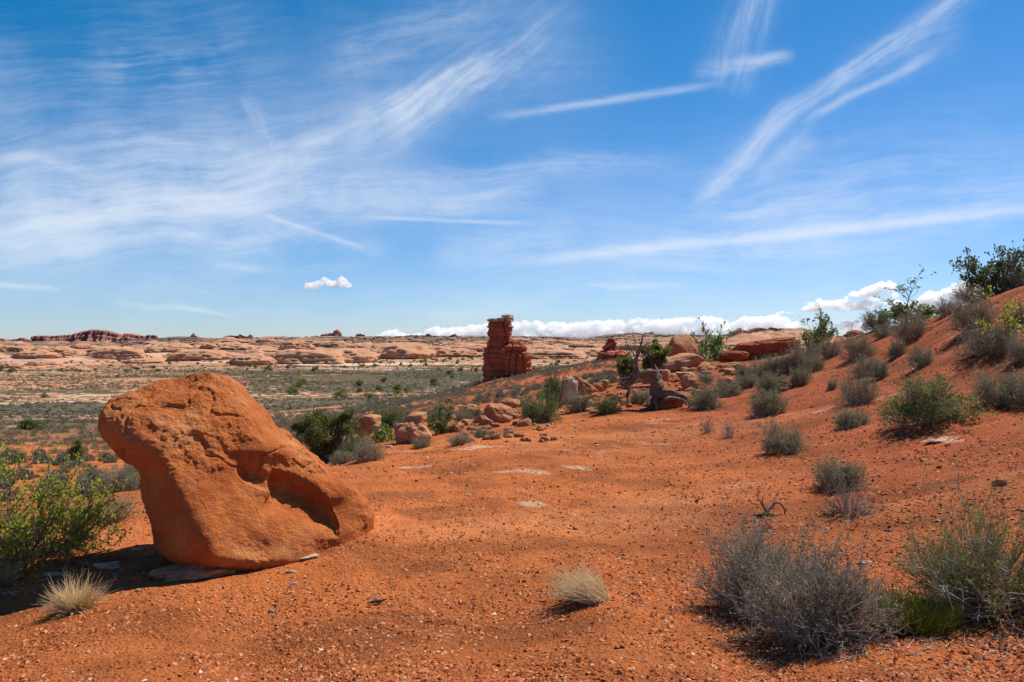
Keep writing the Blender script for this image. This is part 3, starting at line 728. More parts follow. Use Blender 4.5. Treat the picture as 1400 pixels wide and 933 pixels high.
fins('rock_formation', -12, 10, [(-12, 464), (-2, 463), (6, 463.5), (10, 467)], YF, 30, 471, M_far, 2.9, 'small red knob at the far left edge of the skyline', n=60)
fins('rock_formation', 16, 41, [(16, 466), (20, 464), (24, 463.5), (30, 462), (34, 462.5), (36, 465), (38, 463.5), (41, 466)], YF, 26, 471, M_far, 4.1, 'low broken red knobs just left of the long wall of fins', n=60)
fins('rock_formation', 255, 275, [(255, 461.5), (260, 460.5), (263, 457.5), (264.3, 455.5), (266, 457.5), (269, 460), (275, 462)], YF, 16, 465, M_far, 5.3, 'tiny pointed pinnacle alone on the left skyline', n=60)
fins('rock_formation', 304, 347, [(304, 461.5), (310, 459.5), (316, 458.5), (323, 459.5), (326, 459), (328, 457), (334, 460), (340, 460), (342, 457.5), (344, 458), (347, 462)], YF, 22, 467, M_far, 6.6, 'row of three dark knobs on the skyline above the boulder', n=110)
fins('rock_formation', 414, 432, [(414, 462), (418, 460), (424, 461), (428, 462), (430, 461), (432, 463)], YF, 16, 468, M_far, 7.7, 'low dark lumps beside the hump-shaped far butte', n=60)
fins('rock_formation', 434, 470, [(434, 464), (438, 458.5), (444, 456.5), (452, 456), (456, 455), (457, 451.5), (459, 452), (461, 450.3), (464, 452.5), (466, 455), (467.5, 460), (470, 464)], YF - 60, 40, 470, M_far, 8.8, 'far hump-shaped butte with a jagged turret on its right end', n=120)
fins('rock_formation', 485, 501, [(485, 461), (488, 457), (494, 456.5), (498, 458), (501, 461)], YF, 18, 465, M_far, 9.1, 'rounded knob on the skyline right of the hump-shaped butte', n=60)
fins('rock_formation', 578, 594, [(578, 461), (582, 458.5), (585, 456.3), (588, 457), (590, 459.5), (594, 461)], YF, 16, 464, M_far, 10.2, 'conical knob on the skyline left of the layered tower', n=50)
fins('rock_formation', 612, 630, [(612, 461), (617, 458), (620, 457), (623, 457), (625, 459), (630, 461)], YF, 16, 464, M_far, 11.3, 'flat-topped knob on the skyline nearest left of the layered tower', n=50)
fins('rock_formation', 880, 895, [(880, 457), (883, 455), (886, 455.5), (889, 454), (893, 454.5), (895, 457)], YF, 14, 460, M_far, 12.4, 'small castle-like knob on the skyline above the dead tree', n=50)
fins('rock_formation', 862, 877, [(862, 457), (866, 455.5), (870, 455), (874, 456), (877, 457.5)], YF, 14, 460, M_far, 13.4, 'low flat knob on the skyline left of the castle-like knob', n=50)
fins('rock_formation', 1000, 1050, [(1000, 458), (1006, 452), (1010, 451), (1011.5, 449), (1014, 451), (1020, 453.5), (1026, 451), (1033, 448.5), (1042, 448.5), (1050, 452)], 1640, 60, 462, M_farpale, 14.4, 'pale ridge topped by a nipple of rock left of the leafy ridge shrub', n=110)
fins('rock_formation', 1044, 1142, [(1044, 455), (1050, 449.5), (1054, 447.5), (1062, 449.5), (1068, 449), (1074, 451), (1080, 453), (1084, 451.5), (1089, 453.5), (1093, 450), (1098, 451.5), (1110, 455), (1125, 458), (1142, 462)], 1600, 60, 464, M_farpale, 15.4, 'pale lumpy ridge of domes behind the leafy ridge shrub', n=160)

# ---- slickrock domes standing on the far side of the plain
M_slick = rock_mat('slickrock', (.34, .155, .085), (.51, .265, .15), (.57, .34, .22), .06, .3, .6, 0)
DV = []
for k in range(6):
    U, Fc = ICO[5]; p = 2.6
    d_ = (np.abs(U) ** p).sum(1) ** (-1 / p); V = U * d_[:, None]; V[:, 2] = np.maximum(V[:, 2], -.25)
    g = np.random.default_rng(60 + k)
    n_ = .3 * fbm(V * 1.9 + k * 5, 3) + .08 * fbm(V * np.array([11, 9, 4]) + k, 3) + .14 * fbm(V * np.array([4, 4, 1.5]) + k, 3)
    st_ = .028 * np.clip(perlin(np.stack([V[:, 0] * .7, V[:, 1] * .7, V[:, 2] * 6.5 + k], 1)) * 3, -1, 1)
    V = V * (1 + n_ + st_)[:, None] * np.array([.5, .5, 1.25])
    crev = np.clip(1 - np.abs(perlin(np.stack([V[:, 0] * 5, V[:, 1] * 4, V[:, 2] * .5 + k], 1))) * 7, 0, 1) * .12; V[:, 2] -= crev * (V[:, 2] > .1)
    DV.append((V, Fc))
dome_first = {}
def dome(px, py, w, h, k, label='rounded pinkish sandstone dome swelling up beyond the plain', Y=None):
    x, y, z = at(px, Y) if Y else ray(px, py, 300, 2600)
    if k not in dome_first: o = mk('sandstone_dome', *DV[k], M_slick, smooth=True); dome_first[k] = o
    else: o = dup(dome_first[k])
    o.location = (x, y, z - .5); o.scale = (w * y / F, w * y / F * rng.uniform(.5, .9), h * y / F); o.rotation_euler = (0, 0, rng.uniform(-.3, .3)); return tag(o, label, 'rock dome', 'sandstone domes beyond the plain')
for i, q in enumerate([(50, 489, 60, 8), (100, 486, 40, 6), (165, 490, 68, 12), (12, 503, 40, 6), (105, 507, 30, 6), (272, 492, 80, 11), (345, 499, 60, 12), (406, 480, 48, 11), (425, 497, 100, 16), (475, 496, 80, 15), (545, 490, 95, 17), (590, 488, 70, 12), (500, 489, 50, 11), (628, 488, 60, 9), (760, 490, 90, 10), (808, 488, 60, 9), (735, 482, 70, 8), (205, 482, 60, 7), (240, 478, 50, 6), (315, 478, 60, 8), (20, 480, 60, 6), (75, 481, 50, 5), (150, 480, 50, 5), (380, 490, 60, 7), (195, 497, 50, 6), (60, 499, 50, 5), (865, 480, 60, 8), (650, 478, 60, 6), (560, 474, 50, 5), (450, 474, 60, 6)]): dome(*q, i % 6)
g = np.random.default_rng(33)
for i in range(80):
    px = g.uniform(-60, 900); dome(px, g.uniform(476 if 20 < px < 240 else 466, 492), g.uniform(10, 42), g.uniform(1.8, 5), i % 6)

# ------------------------------------------------------------------ mid-distance rocks
rk = rock
rk('boulder', 502, 594, 38, 27, M_pinkrock, 21, 'rounded pinkish boulder right of the green juniper', 'boulder', Y=17.5, depth=.9, rough=.06)
st = rk('boulder', 563, 614, 50, 34, M_pinkrock, 22, 'broad brown boulder under a smaller capping rock at the terrace edge', 'boulder', Y=14.2, depth=.9, tilt=(-.25, 0))
rk('boulder', 567, 590, 33, 24, M_pinkrock, 23, 'smaller pale rock balanced on top of the broad brown boulder', 'boulder', Y=14.2, depth=.9, tilt=(-.2, 0), rough=.05)
bpy.context.view_layer.update()
o = bpy.data.objects['boulder.003'] if 'boulder.003' in bpy.data.objects else None
if o: o.location.z = EYE - (590 - HY) / F * 14.2; o.location.y = 14.45
rk('boulder', 682, 578, 44, 25, M_orange, 24, 'angular brown boulder with a pointed top among the gully rubble', 'boulder', depth=.8, tilt=(.22, 0), blocky=.8, nplane=10)
rk('flat_rock', 647, 566, 28, 10, M_orange, 25, 'flat orange slab behind the angular brown boulder', 'rock', depth=.9, blocky=.7)
rk('rock', 699, 559, 28, 14, M_orange, 26, 'low rounded orange rock under a small sage left of the green shrubs', 'rock', depth=.9)
rk('rock', 622, 591, 26, 12, M_orange, 27, 'wedge of orange rock lowest in the gully rubble', 'rock', depth=.8, tilt=(-.2, 0))
rk('boulder', 776, 553, 29, 38, M_palerock, 28, 'tall pale upright boulder beside the tilted slabs', 'boulder', depth=.8, blocky=.8, tilt=(.12, 0))
rk('flat_rock', 803, 539, 36, 15, M_orange, 29, 'largest red slab, tilted down to the right beside the pale boulder', 'rock', depth=.8, tilt=(.6, 0), blocky=.95, sink=-.3, nplane=9)
rk('flat_rock', 796, 541, 22, 12, M_orange, 30, 'short red block tucked under the largest tilted slab', 'rock', depth=.8, tilt=(.35, 0), blocky=.9)
rk('flat_rock', 818, 536, 19, 11, M_orange, 31, 'narrow red slab leaning on the right of the largest tilted slab', 'rock', depth=.7, tilt=(.7, 0), blocky=.95)
rk('rock', 825, 533, 15, 14, M_pinkrock, 32, 'small pale upright rock right of the tilted red slabs', 'rock', blocky=.7)
rk('rock', 812, 545, 14, 7, M_orange, 33, 'little red flake at the foot of the tilted slabs', 'rock', tilt=(-.4, 0), blocky=.9)
rk('boulder', 936, 487, 44, 44, M_orange, 34, 'smooth orange dome-shaped boulder on the ridge behind the dead tree', 'boulder', Y=34, depth=.9, rough=.05, blocky=.45, strata=0.)
rk('flat_rock', 931, 505, 76, 24, M_pinkrock, 35, 'long sloping sandstone slab below the dome-shaped boulder', 'rock', Y=30, depth=.6, tilt=(-.18, 0), blocky=.85, rough=.06)
rk('boulder', 905, 520, 28, 21, M_pinkrock, 36, 'squarish orange boulder close behind the dead tree', 'boulder', Y=26, depth=.9, blocky=.8)
rk('boulder', 946, 532, 26, 20, M_pinkrock, 37, 'rounded reddish boulder beside a grey sage right of the dead tree', 'boulder', depth=.9, blocky=.4)
rk('flat_rock', 942, 518, 34, 9, M_pinkrock, 38, 'flat reddish slab above the rounded reddish boulder', 'rock', blocky=.7)
rk('rock_ledge', 1044, 490, 106, 28, M_red, 39, 'long red overhanging ledge with dark shade beneath it on the ridge', 'rock ledge', Y=33, depth=.35, blocky=.9, rough=.12, strata=.1, sub=5, nplane=16, tilt=(-.06, 0))
rk('rock_ledge', 1004, 492, 46, 15, M_red, 40, 'low red ledge end left of the long overhanging ledge', 'rock ledge', Y=32, depth=.5, blocky=.9, rough=.12, strata=.1)
rk('rock_ledge', 1173, 455, 34, 16, M_red, 41, 'flat-topped red outcrop on the right skyline', 'rock ledge', Y=30, depth=.8, blocky=.95, strata=.06)
rk('rock', 1004, 506, 24, 10, M_pinkrock, 42, 'pinkish flat rock below the long red ledge', 'rock', blocky=.7)
# small rubble
PALE = M_palerock
protos = []
for k in range(7):
    V, Fc = rock_verts(100 + k, 2, .8, 9, .1)
    V = V * np.array([.5, .5 * (.7 + .1 * (k % 3)), .32 + .05 * (k % 3)])
    protos.append((V, Fc))
def stones(name, m, n, spots, label, cat, group, flat=1.):
    ms = []
    for V, Fc in protos:
        o = mk(name, V * np.array([1, 1, flat]), Fc, m); ms.append(o)
    k = 0
    for (x, y, z, s) in spots:
        o = ms[k] if k < len(ms) else dup(ms[k % len(ms)])
        o.location = (x, y, z + .05 * s); o.scale = (s,) * 3
        o.rotation_euler = (rng.normal() * .18, rng.normal() * .18, rng.uniform(0, 6.3))
        tag(o, label, cat, group); k += 1
def spots_in(px0, px1, py0, py1, n, s0, s1, Y=None):
    out = []
    for _ in range(n):
        x, y, z = ray(rng.uniform(px0, px1), rng.uniform(py0, py1))
        out.append((x, y, z, (s0 + (s1 - s0) * rng.random() ** 1.7) * y / F))
    return out
stones('rubble_rock', M_orange, 0, spots_in(610, 760, 560, 606, 95, 4, 17) + spots_in(880, 1010, 497, 540, 95, 3.5, 18) + spots_in(520, 610, 590, 606, 20, 4, 13) + spots_in(780, 880, 528, 565, 60, 4, 14), 'small reddish rock among the rubble along the terrace edge', 'rock', 'rubble rocks along the terrace edge')
stones('angular_rock', M_orange, 0, spots_in(612, 735, 556, 600, 16, 14, 26) + spots_in(880, 1000, 496, 534, 16, 12, 24) + spots_in(770, 860, 530, 556, 6, 12, 20), 'larger angular red rock in the rubble band along the terrace edge', 'rock', 'larger angular rocks in the rubble band')
stones('pale_stone', PALE, 0, spots_in(640, 700, 585, 612, 6, 4, 10) + spots_in(745, 800, 560, 585, 16, 3, 11) + spots_in(515, 560, 595, 612, 7, 4, 11) + spots_in(900, 1000, 505, 545, 8, 4, 10), 'small pale rock lying among the rubble along the terrace edge', 'rock', 'pale rubble along the terrace edge', .8)
stones('pale_stone', PALE, 0, spots_in(520, 1000, 640, 920, 26, 3, 9) + spots_in(1080, 1400, 620, 780, 26, 4, 12) + spots_in(1200, 1400, 850, 925, 10, 5, 12) + spots_in(120, 300, 800, 920, 8, 4, 10) + spots_in(380, 900, 590, 700, 20, 3, 8),
       'small flat pale stone lying loose on the red ground', 'stone', 'pale stones scattered on the red ground', .5)
stones('dark_stone', M_red, 0, spots_in(520, 1000, 600, 900, 26, 3, 9) + spots_in(1000, 1400, 560, 760, 30, 3, 9), 'small dark red stone lying loose on the red ground', 'stone', 'dark stones scattered on the red ground', .6)
def slab(px, py, w, h, m, seed, label, thick=.05, yaw=0., depth=None, tilt=(0, 0)):
    x, y, z = ray(px, py); W_ = w * y / F; D_ = depth or W_ * .55
    V, Fc = rock_verts(seed, 4, .9, 16, .3)
    V = V * np.array([W_ / 2, D_ / 2, thick / 2]); V = V @ rotm((0, 1, 0), tilt[0]).T @ rotm((1, 0, 0), tilt[1]).T @ rotm((0, 0, 1), yaw).T
    return tag(mk('flat_stone', V, Fc, m, loc=(x, y, z + thick * .12)), label, 'stone')
slab(262, 787, 112, 20, M_pinkrock, 161, 'large pale slab of bedrock in the shadow under the leaning boulder', .13, .45, .34, (-.04, 0))
slab(146, 776, 40, 12, M_palerock, 62, 'thick white stone behind the straw-coloured grass clump', .07, .1)
slab(158, 765, 34, 8, M_red, 63, 'thin dark red plate of stone between the left bush and the boulder', .04, .15)
slab(187, 752, 22, 6, M_palerock, 64, 'thin pale plate of stone just left of the boulder foot', .03, .3)
slab(206, 759, 28, 9, M_orange, 65, 'orange plate of stone touching the left of the boulder foot', .04, .3)
slab(105, 779, 24, 8, M_red, 66, 'dark little block behind the left of the straw-coloured grass', .06)
slab(72, 786, 26, 7, M_palerock, 67, 'pale chip of stone under the yellow-green bush', .03)
slab(422, 762, 42, 10, M_palerock, 68, 'long cream slab at the right foot of the boulder', .035, .55)
slab(372, 837, 11, 7, M_palerock, 69, 'single white pebble below the boulder', .035)
slab(398, 783, 17, 7, M_palerock, 70, 'cream stone lying in front of the boulder foot', .03)
slab(1370, 662, 26, 12, M_orange, 71, 'pale orange wedge of stone right of the small slope bushes', .07, -.5)
slab(1216, 727, 10, 7, M_palerock, 72, 'white chip of stone above the grey double bush', .035)
slab(1183, 770, 22, 9, M_palerock, 73, 'cream plate of stone between the two big right-hand bushes', .03)
slab(1372, 842, 20, 16, M_red, 74, 'red block of stone under the big sprawling bush', .1, .4)
slab(1286, 604, 44, 8, M_palerock, 78, 'pale crumbling bedrock below the round green slope bush', .04, .3)

# ------------------------------------------------------------------ plants
def tubes(P0, P1, r0, r1, k=3):
    P0, P1 = np.asarray(P0), np.asarray(P1); n = len(P0)
    d = P1 - P0; d = d / (np.linalg.norm(d, axis=1)[:, None] + 1e-9)
    a = np.cross(d, np.array([.31, .52, .79])); a /= np.linalg.norm(a, axis=1)[:, None] + 1e-9; b = np.cross(d, a)
    V = np.zeros((n, 2 * k, 3))
    for i in range(k):
        t = 2 * math.pi * i / k; o = a * math.cos(t) + b * math.sin(t)
        V[:, i] = P0 + o * r0[:, None]; V[:, k + i] = P1 + o * r1[:, None]
    i = np.arange(k); f = np.stack([i, (i + 1) % k, k + (i + 1) % k, k + i], 1)
    return V.reshape(-1, 3), (f[None] + (np.arange(n) * 2 * k)[:, None, None]).reshape(-1, 4)
def ribbons(pts, rad, k=3):
    """each polyline becomes one connected tube (pts n x s x 3)"""
    n, s, _ = pts.shape
    d = np.gradient(pts, axis=1); d /= np.linalg.norm(d, axis=2)[..., None] + 1e-9
    a = np.cross(d, np.array([.31, .52, .79])); a /= np.linalg.norm(a, axis=2)[..., None] + 1e-9; b = np.cross(d, a)
    t = np.arange(k) * 2 * math.pi / k
    V = pts[:, :, None] + (a[:, :, None] * np.cos(t)[None, None, :, None] + b[:, :, None] * np.sin(t)[None, None, :, None]) * rad[:, :, None, None]
    i = np.arange(s - 1)[:, None]; j = np.arange(k)[None]; j2 = (j + 1) % k
    f = np.stack([i * k + j, i * k + j2, (i + 1) * k + j2, (i + 1) * k + j], -1).reshape(-1, 4)
    return V.reshape(-1, 3), (f[None] + (np.arange(n) * s * k)[:, None, None]).reshape(-1, 4)
def unit(v): return v / (np.linalg.norm(v, axis=-1, keepdims=True) + 1e-9)
def grow(g, P, D, L, r0, ns=4, wig=.15, up=.0, taper=.5):
    n = len(P); pts = np.zeros((n, ns + 1, 3)); pts[:, 0] = P; d = unit(D)
    for k in range(ns):
        d = unit(d + g.normal(size=(n, 3)) * wig + np.array([0, 0, up])); pts[:, k + 1] = pts[:, k] + d * (L / ns)[:, None]
    rad = r0[:, None] * np.linspace(1, taper, ns + 1)[None]
    return pts, rad
def branch(g, pts, rad, m, lf, spread, t0=.3, up=.15, rf=.6, ns=3, wig=.2, inherit=.8):
    n, s, _ = pts.shape; k = g.integers(0, n, m); t = t0 + (1 - t0) * g.random(m) ** .8; t = np.clip(t, 0, .999) * (s - 1); i = t.astype(int); f = (t - i)[:, None]
    P = pts[k, i] * (1 - f) + pts[k, i + 1] * f
    T = unit(pts[k, i + 1] - pts[k, i]); Lp = np.linalg.norm(pts[k, -1] - pts[k, 0], axis=1)
    D = unit(T * inherit + g.normal(size=(m, 3)) * spread + np.array([0, 0, up]))
    return grow(g, P, D, Lp * lf * g.uniform(.6, 1.2, m), rad[k, i] * rf, ns, wig, up * .4)
def leaves(g, pts, m, sz, t0=.2, asp=.45, jit=.3, along=.6):
    n, s, _ = pts.shape; k = g.integers(0, n, m); t = (t0 + (1 - t0) * g.random(m)) * (s - 1); i = np.minimum(t.astype(int), s - 2); f = (t - i)[:, None]
    P = pts[k, i] * (1 - f) + pts[k, i + 1] * f
    T = unit(pts[k, i + 1] - pts[k, i]); u = unit(T * along + g.normal(size=(m, 3)) * .6); w = unit(np.cross(u, g.normal(size=(m, 3))))
    q = sz * g.uniform(.6, 1.3, m)[:, None]; P = P + g.normal(size=(m, 3)) * sz * jit
    V = np.stack([P, P + u * q * .5 + w * q * asp * .5, P + u * q, P + u * q * .5 - w * q * asp * .5], 1)
    return V.reshape(-1, 3), np.arange(4 * m).reshape(-1, 4)
def shrub_geo(seed, W_, H_, stems=40, twigs=260, sprays=700, leaf=2200, lsz=.018, rad=.006, lift=.5, wig=.14, asp=.45, base=.12, lean=(0, 0), lowest=.05, ragged=.35, up=.15):
    """skeleton and leaves of one shrub; unit frame is metres"""
    g = np.random.default_rng(seed)
    a = g.uniform(0, 2 * math.pi, stems); e = np.arcsin(lowest + (1 - lowest) * g.random(stems) ** lift)
    D = np.stack([np.cos(e) * np.cos(a), np.cos(e) * np.sin(a), np.sin(e)], 1)
    L = 1 / np.sqrt((D[:, 0] ** 2 + D[:, 1] ** 2) / (W_ / 2) ** 2 + D[:, 2] ** 2 / H_ ** 2)
    L = L * (1 - ragged * g.random(stems)) * np.clip(1 + .55 * perlin(D * 1.6 + seed * 7.7), .45, 1.15)
    P = np.stack([np.cos(a), np.sin(a), a * 0], 1) * (g.random(stems) * W_ * base)[:, None]; P[:, 2] = -.02
    D = D + np.array([lean[0], lean[1], 0])
    p1, r1 = grow(g, P, D, L * .88, np.full(stems, rad), 5, wig, .02)
    p2, r2 = branch(g, p1, r1, twigs, .48, .5, .25, up, .6, 4)
    p3, r3 = branch(g, p2, r2, sprays, .5, .5, .2, up, .62, 3)
    out = [ribbons(p1, r1), ribbons(p2, r2), ribbons(p3, r3)]
    V = []; Fq = []; o = 0
    for v, f in out: V.append(v); Fq.append(f + o); o += len(v)
    lf = [leaves(g, p3, int(leaf * .72), lsz, .15, asp), leaves(g, p2, int(leaf * .28), lsz, .45, asp)]
    lv = np.concatenate([lf[0][0], lf[1][0]]); lq = np.arange(len(lv)).reshape(-1, 4)
    return (np.concatenate(V), np.concatenate(Fq)), (lv, lq), p1
def shrub(name, seed, W_, H_, mt, ml, loc, label, cat='bush', group=None, **kw):
    (v, f), (lv, lf), _ = shrub_geo(seed, W_, H_, **kw)
    e = empty(name, loc); tag(e, label, cat, group)
    mk('branches', v, f, mt, e); mk('foliage', lv, lf, ml, e)
    return e
# kinds of slope shrub, one metre wide, copied and scaled
KIND = {}
def kind(key, name, n, mt, ml, **kw):
    KIND[key] = []
    for k in range(n):
        g = shrub_geo(900 + 31 * len(KIND) + k, 1.0, kw.get('H', .7), **{a: b for a, b in kw.items() if a != 'H'})
        a = bpy.data.meshes.new('branches'); KIND[key].append((name, g, mt, ml, [None]))
kind('sage', 'sagebrush', 4, M_sagetwig, M_sageleaf, H=.68, stems=90, twigs=700, sprays=2200, leaf=9000, lsz=.03, rad=.007, lift=.75, ragged=.2, lowest=.02)
kind('brown', 'dry_bush', 3, M_sagetwig, M_brownleaf, H=.72, stems=90, twigs=700, sprays=2400, leaf=6000, lsz=.027, rad=.007, lift=.75, ragged=.22, lowest=.02)
kind('green', 'green_bush', 2, M_sagetwig, M_greenleaf, H=.72, stems=80, twigs=600, sprays=1900, leaf=9000, lsz=.036, rad=.007, lift=.7, ragged=.25, lowest=.03)
kind('leafy', 'leafy_shrub', 3, M_bark, M_greenleaf, H=1.1, stems=20, twigs=130, sprays=340, leaf=1900, lsz=.056, rad=.013, lowest=.25, lift=.8, asp=.7, ragged=.45)
kind('yellow', 'leafy_shrub', 2, M_bark, M_yellowleaf, H=1.3, stems=14, twigs=90, sprays=240, leaf=1000, lsz=.07, rad=.012, lowest=.35, lift=.8, asp=.7, ragged=.45)
kind('dark', 'leafy_shrub', 1, M_bark, M_darkleaf, H=1.0, stems=30, twigs=240, sprays=640, leaf=3800, lsz=.05, rad=.013, lowest=.1, asp=.65, ragged=.4)
kind('twiggy', 'dead_bush', 2, twig_mat('grey_twig', (.26, .21, .17), (.48, .42, .36)), M_brownleaf, H=.9, stems=40, twigs=200, sprays=420, leaf=160, lsz=.02, rad=.009, lowest=.3)
def plant(key, px, py, w, h, label, cat='bush', group=None, Y=None, var=None, flip=None):
    x, y, z = at(px, Y) if Y else ray(px, py)
    if py < 480 and px > 1100 and y > 45:
        Yr = np.linspace(8, 40, 400); zr = gz((px - CX) / F * Yr, Yr); y0 = float(Yr[np.argmax((zr - EYE) / Yr)]); x, y, z = at(px, y0)
    ks = KIND[key]; name, g, mt, ml, first = ks[(int(px) + int(py)) % len(ks) if var is None else var]
    (v, f), (lv, lf), _ = g
    if first[0] is None:
        e = empty(name); mk('branches', v, f, mt, e); mk('foliage', lv, lf, ml, e); first[0] = e
    else: e = dup(first[0])
    H0 = max(float(np.percentile(lv[:, 2], 98)), .2); W0 = float(np.percentile(lv[:, 0], 97) - np.percentile(lv[:, 0], 3))
    e.location = (x, y, z - .01); s = w * y / F / W0
    e.scale = (s, s, h * y / F / H0); e.rotation_euler = (0, 0, rng.uniform(0, 6.28))
    return tag(e, label, cat, group)
pl = plant
# right-hand slope, from its foot up to the ridge
pl('sage', 1051, 567, 46, 33, 'rounded grey-green sage just below the bleached log on the slope')
pl('sage', 1054, 537, 38, 28, 'round dark sage just above the bleached log on the slope')
pl('sage', 1094, 525, 26, 23, 'small dark sage right of the bleached log')
pl('sage', 1111, 508, 26, 21, 'small dark sage at the right foot of the large grey sage mass')
pl('brown', 1097, 501, 46, 36, 'large grey sage mass below the left ridge shrub')
pl('brown', 1135, 489, 36, 28, 'grey bush just right of the large grey sage mass')
pl('sage', 1043, 518, 36, 28, 'middle sage of the grey row above the bleached log')
pl('sage', 1069, 509, 36, 22, 'low pale sage between the bleached log and the large grey mass')
pl('sage', 1017, 517, 22, 19, 'small sage at the left end of the grey row above the log')
pl('sage', 1022, 528, 28, 15, 'flat pale sage at the lower left of the grey row')
pl('sage', 1003, 541, 18, 17, 'small pale sage tucked behind the wide pair of grey sages')
pl('brown', 1175, 490, 42, 34, 'domed brown-grey bush below the red outcrop on the right skyline')
pl('sage', 1208, 461, 24, 19, 'small low sage left of the brown bush under the tall leafy shrub')
pl('brown', 1246, 465, 52, 40, 'big brown-grey bush in front of the tall leafy ridge shrub')
pl('sage', 1199, 447, 32, 25, 'spiky dark bush on the skyline beside the red outcrop')
pl('brown', 1296, 431, 28, 24, 'small dark bush on the skyline right of the tall leafy shrub')
pl('sage', 1227, 487, 20, 22, 'thin small sage left of the round lone sage high on the slope')
pl('sage', 1260, 501, 30, 27, 'round lone sage high on the open slope')
pl('brown', 1184, 514, 36, 30, 'rear bush of the stacked pair in the middle of the slope')
pl('sage', 1203, 517, 24, 25, 'small bush at the right side of the stacked pair')
pl('brown', 1173, 553, 50, 44, 'front and largest bush of the stacked pair in the middle of the slope')
pl('sage', 1138, 533, 11, 15, 'tiny tuft of sage alone on the slope below the grey bushes')
pl('green', 1272, 579, 90, 62, 'large round bright green bush on the right slope', var=0)
pl('brown', 1334, 411, 44, 32, 'dark bush at the left foot of the skyline shrub at far right')
pl('brown', 1330, 449, 54, 44, 'large dark brown bush below the skyline on the far right')
pl('brown', 1350, 484, 66, 46, 'large twiggy brown bush under the yellow-green sapling')
pl('brown', 1388, 389, 34, 26, 'brown bush under the right side of the skyline shrub')
pl('brown', 1396, 441, 28, 28, 'brown bush cut by the right edge behind the yellow-green sapling')
pl('sage', 1364, 554, 52, 42, 'left grey sage of the wide pair at the right edge below the pale stick')
pl('sage', 1404, 553, 54, 46, 'right grey sage of the wide pair cut by the right edge')
pl('brown', 1398, 492, 34, 32, 'bush at the right edge behind the white dead stick')
pl('dark', 1366, 390, 70, 60, 'tall dark green shrub with bare side twigs on the far right skyline', 'shrub')
pl('leafy', 1243, 440, 78, 50, 'tall airy green shrub standing on the skyline against white cloud', 'shrub', var=0)
pl('leafy', 1121, 480, 50, 48, 'airy green shrub on the ridge behind the large grey sage mass', 'shrub', var=1)
pl('yellow', 1371, 472, 50, 70, 'bright yellow-green sapling among brown bushes at the right', 'shrub', var=0)
pl('leafy', 968, 492, 44, 56, 'airy upright green shrub beside the dome-shaped boulder', 'shrub', var=2)
pl('sage', 1071, 618, 52, 38, 'round lone grey-green sage at the foot of the slope')
pl('sage', 1163, 584, 40, 25, 'flat sparse sage between the stacked pair and the lone round sage')
pl('sage', 1146, 668, 56, 40, 'dark sage behind the dead twiggy bush')
pl('twiggy', 1161, 703, 56, 50, 'bare twiggy grey bush in front of the dark sage', var=0)
pl('twiggy', 967, 591, 20, 24, 'left of two small dry bushes below the dead tree', var=1)
pl('twiggy', 996, 599, 24, 27, 'right of two small dry bushes below the dead tree', var=1)
pl('sage', 966, 558, 44, 29, 'left and larger of two joined grey sages right of the dead tree')
pl('sage', 993, 544, 36, 26, 'right and smaller of two joined grey sages right of the dead tree')
pl('sage', 960, 527, 26, 18, 'grey sage growing beside the rounded reddish boulder')
pl('green', 737, 578, 48, 40, 'bushy bright green shrub left of the tall pale boulder', var=1)
pl('dark', 757, 560, 28, 48, 'taller darker green shrub touching the tall pale boulder', 'shrub')
pl('sage', 792, 563, 34, 27, 'rounded grey-green bush in front of the tilted slabs')
pl('green', 831, 566, 28, 26, 'small green bush mixed with dead branches left of the dead tree', var=1)
pl('sage', 876, 551, 28, 19, 'grey bush seen behind the dead tree trunk')
pl('sage', 472, 634, 36, 17, 'low grey bush at the foot of the juniper')
pl('brown', 505, 629, 38, 28, 'grey-brown bush right of the juniper on the terrace edge')
pl('green', 487, 618, 34, 28, 'green bush between the juniper and the pinkish boulder', Y=13.5)
pl('green', 521, 590, 28, 27, 'left of two green bushes behind the pinkish boulder', Y=24)
pl('green', 543, 585, 24, 25, 'right of two green bushes behind the pinkish boulder', Y=24)
pl('leafy', 601, 594, 36, 40, 'upright green bush right of the capped boulder', 'shrub', Y=16, var=1)
pl('sage', 577, 613, 22, 14, 'small grey sage at the foot of the capped boulder')
pl('brown', 630, 607, 32, 17, 'low grey bush on the terrace edge left of the rubble')
pl('sage', 659, 598, 20, 14, 'small grey bush among the rubble below the angular boulder')
pl('sage', 633, 578, 24, 16, 'pale grey bush left of the angular brown boulder')
pl('sage', 710, 556, 18, 11, 'small sage growing on the low orange rock')
pl('green', 649, 572, 16, 15, 'small green bush behind the angular brown boulder', var=1)
pl('sage', 695, 595, 14, 7, 'tiny blue-grey plant on the terrace edge right of the rubble')
pl('sage', 676, 599, 15, 7, 'tiny blue-grey plant on the terrace edge below the rubble')
pl('sage', 165, 672, 62, 34, 'wide grey sage behind the yellow-green bush')
pl('sage', 128, 662, 34, 20, 'low sage left of the wide grey sage beyond the yellow-green bush')

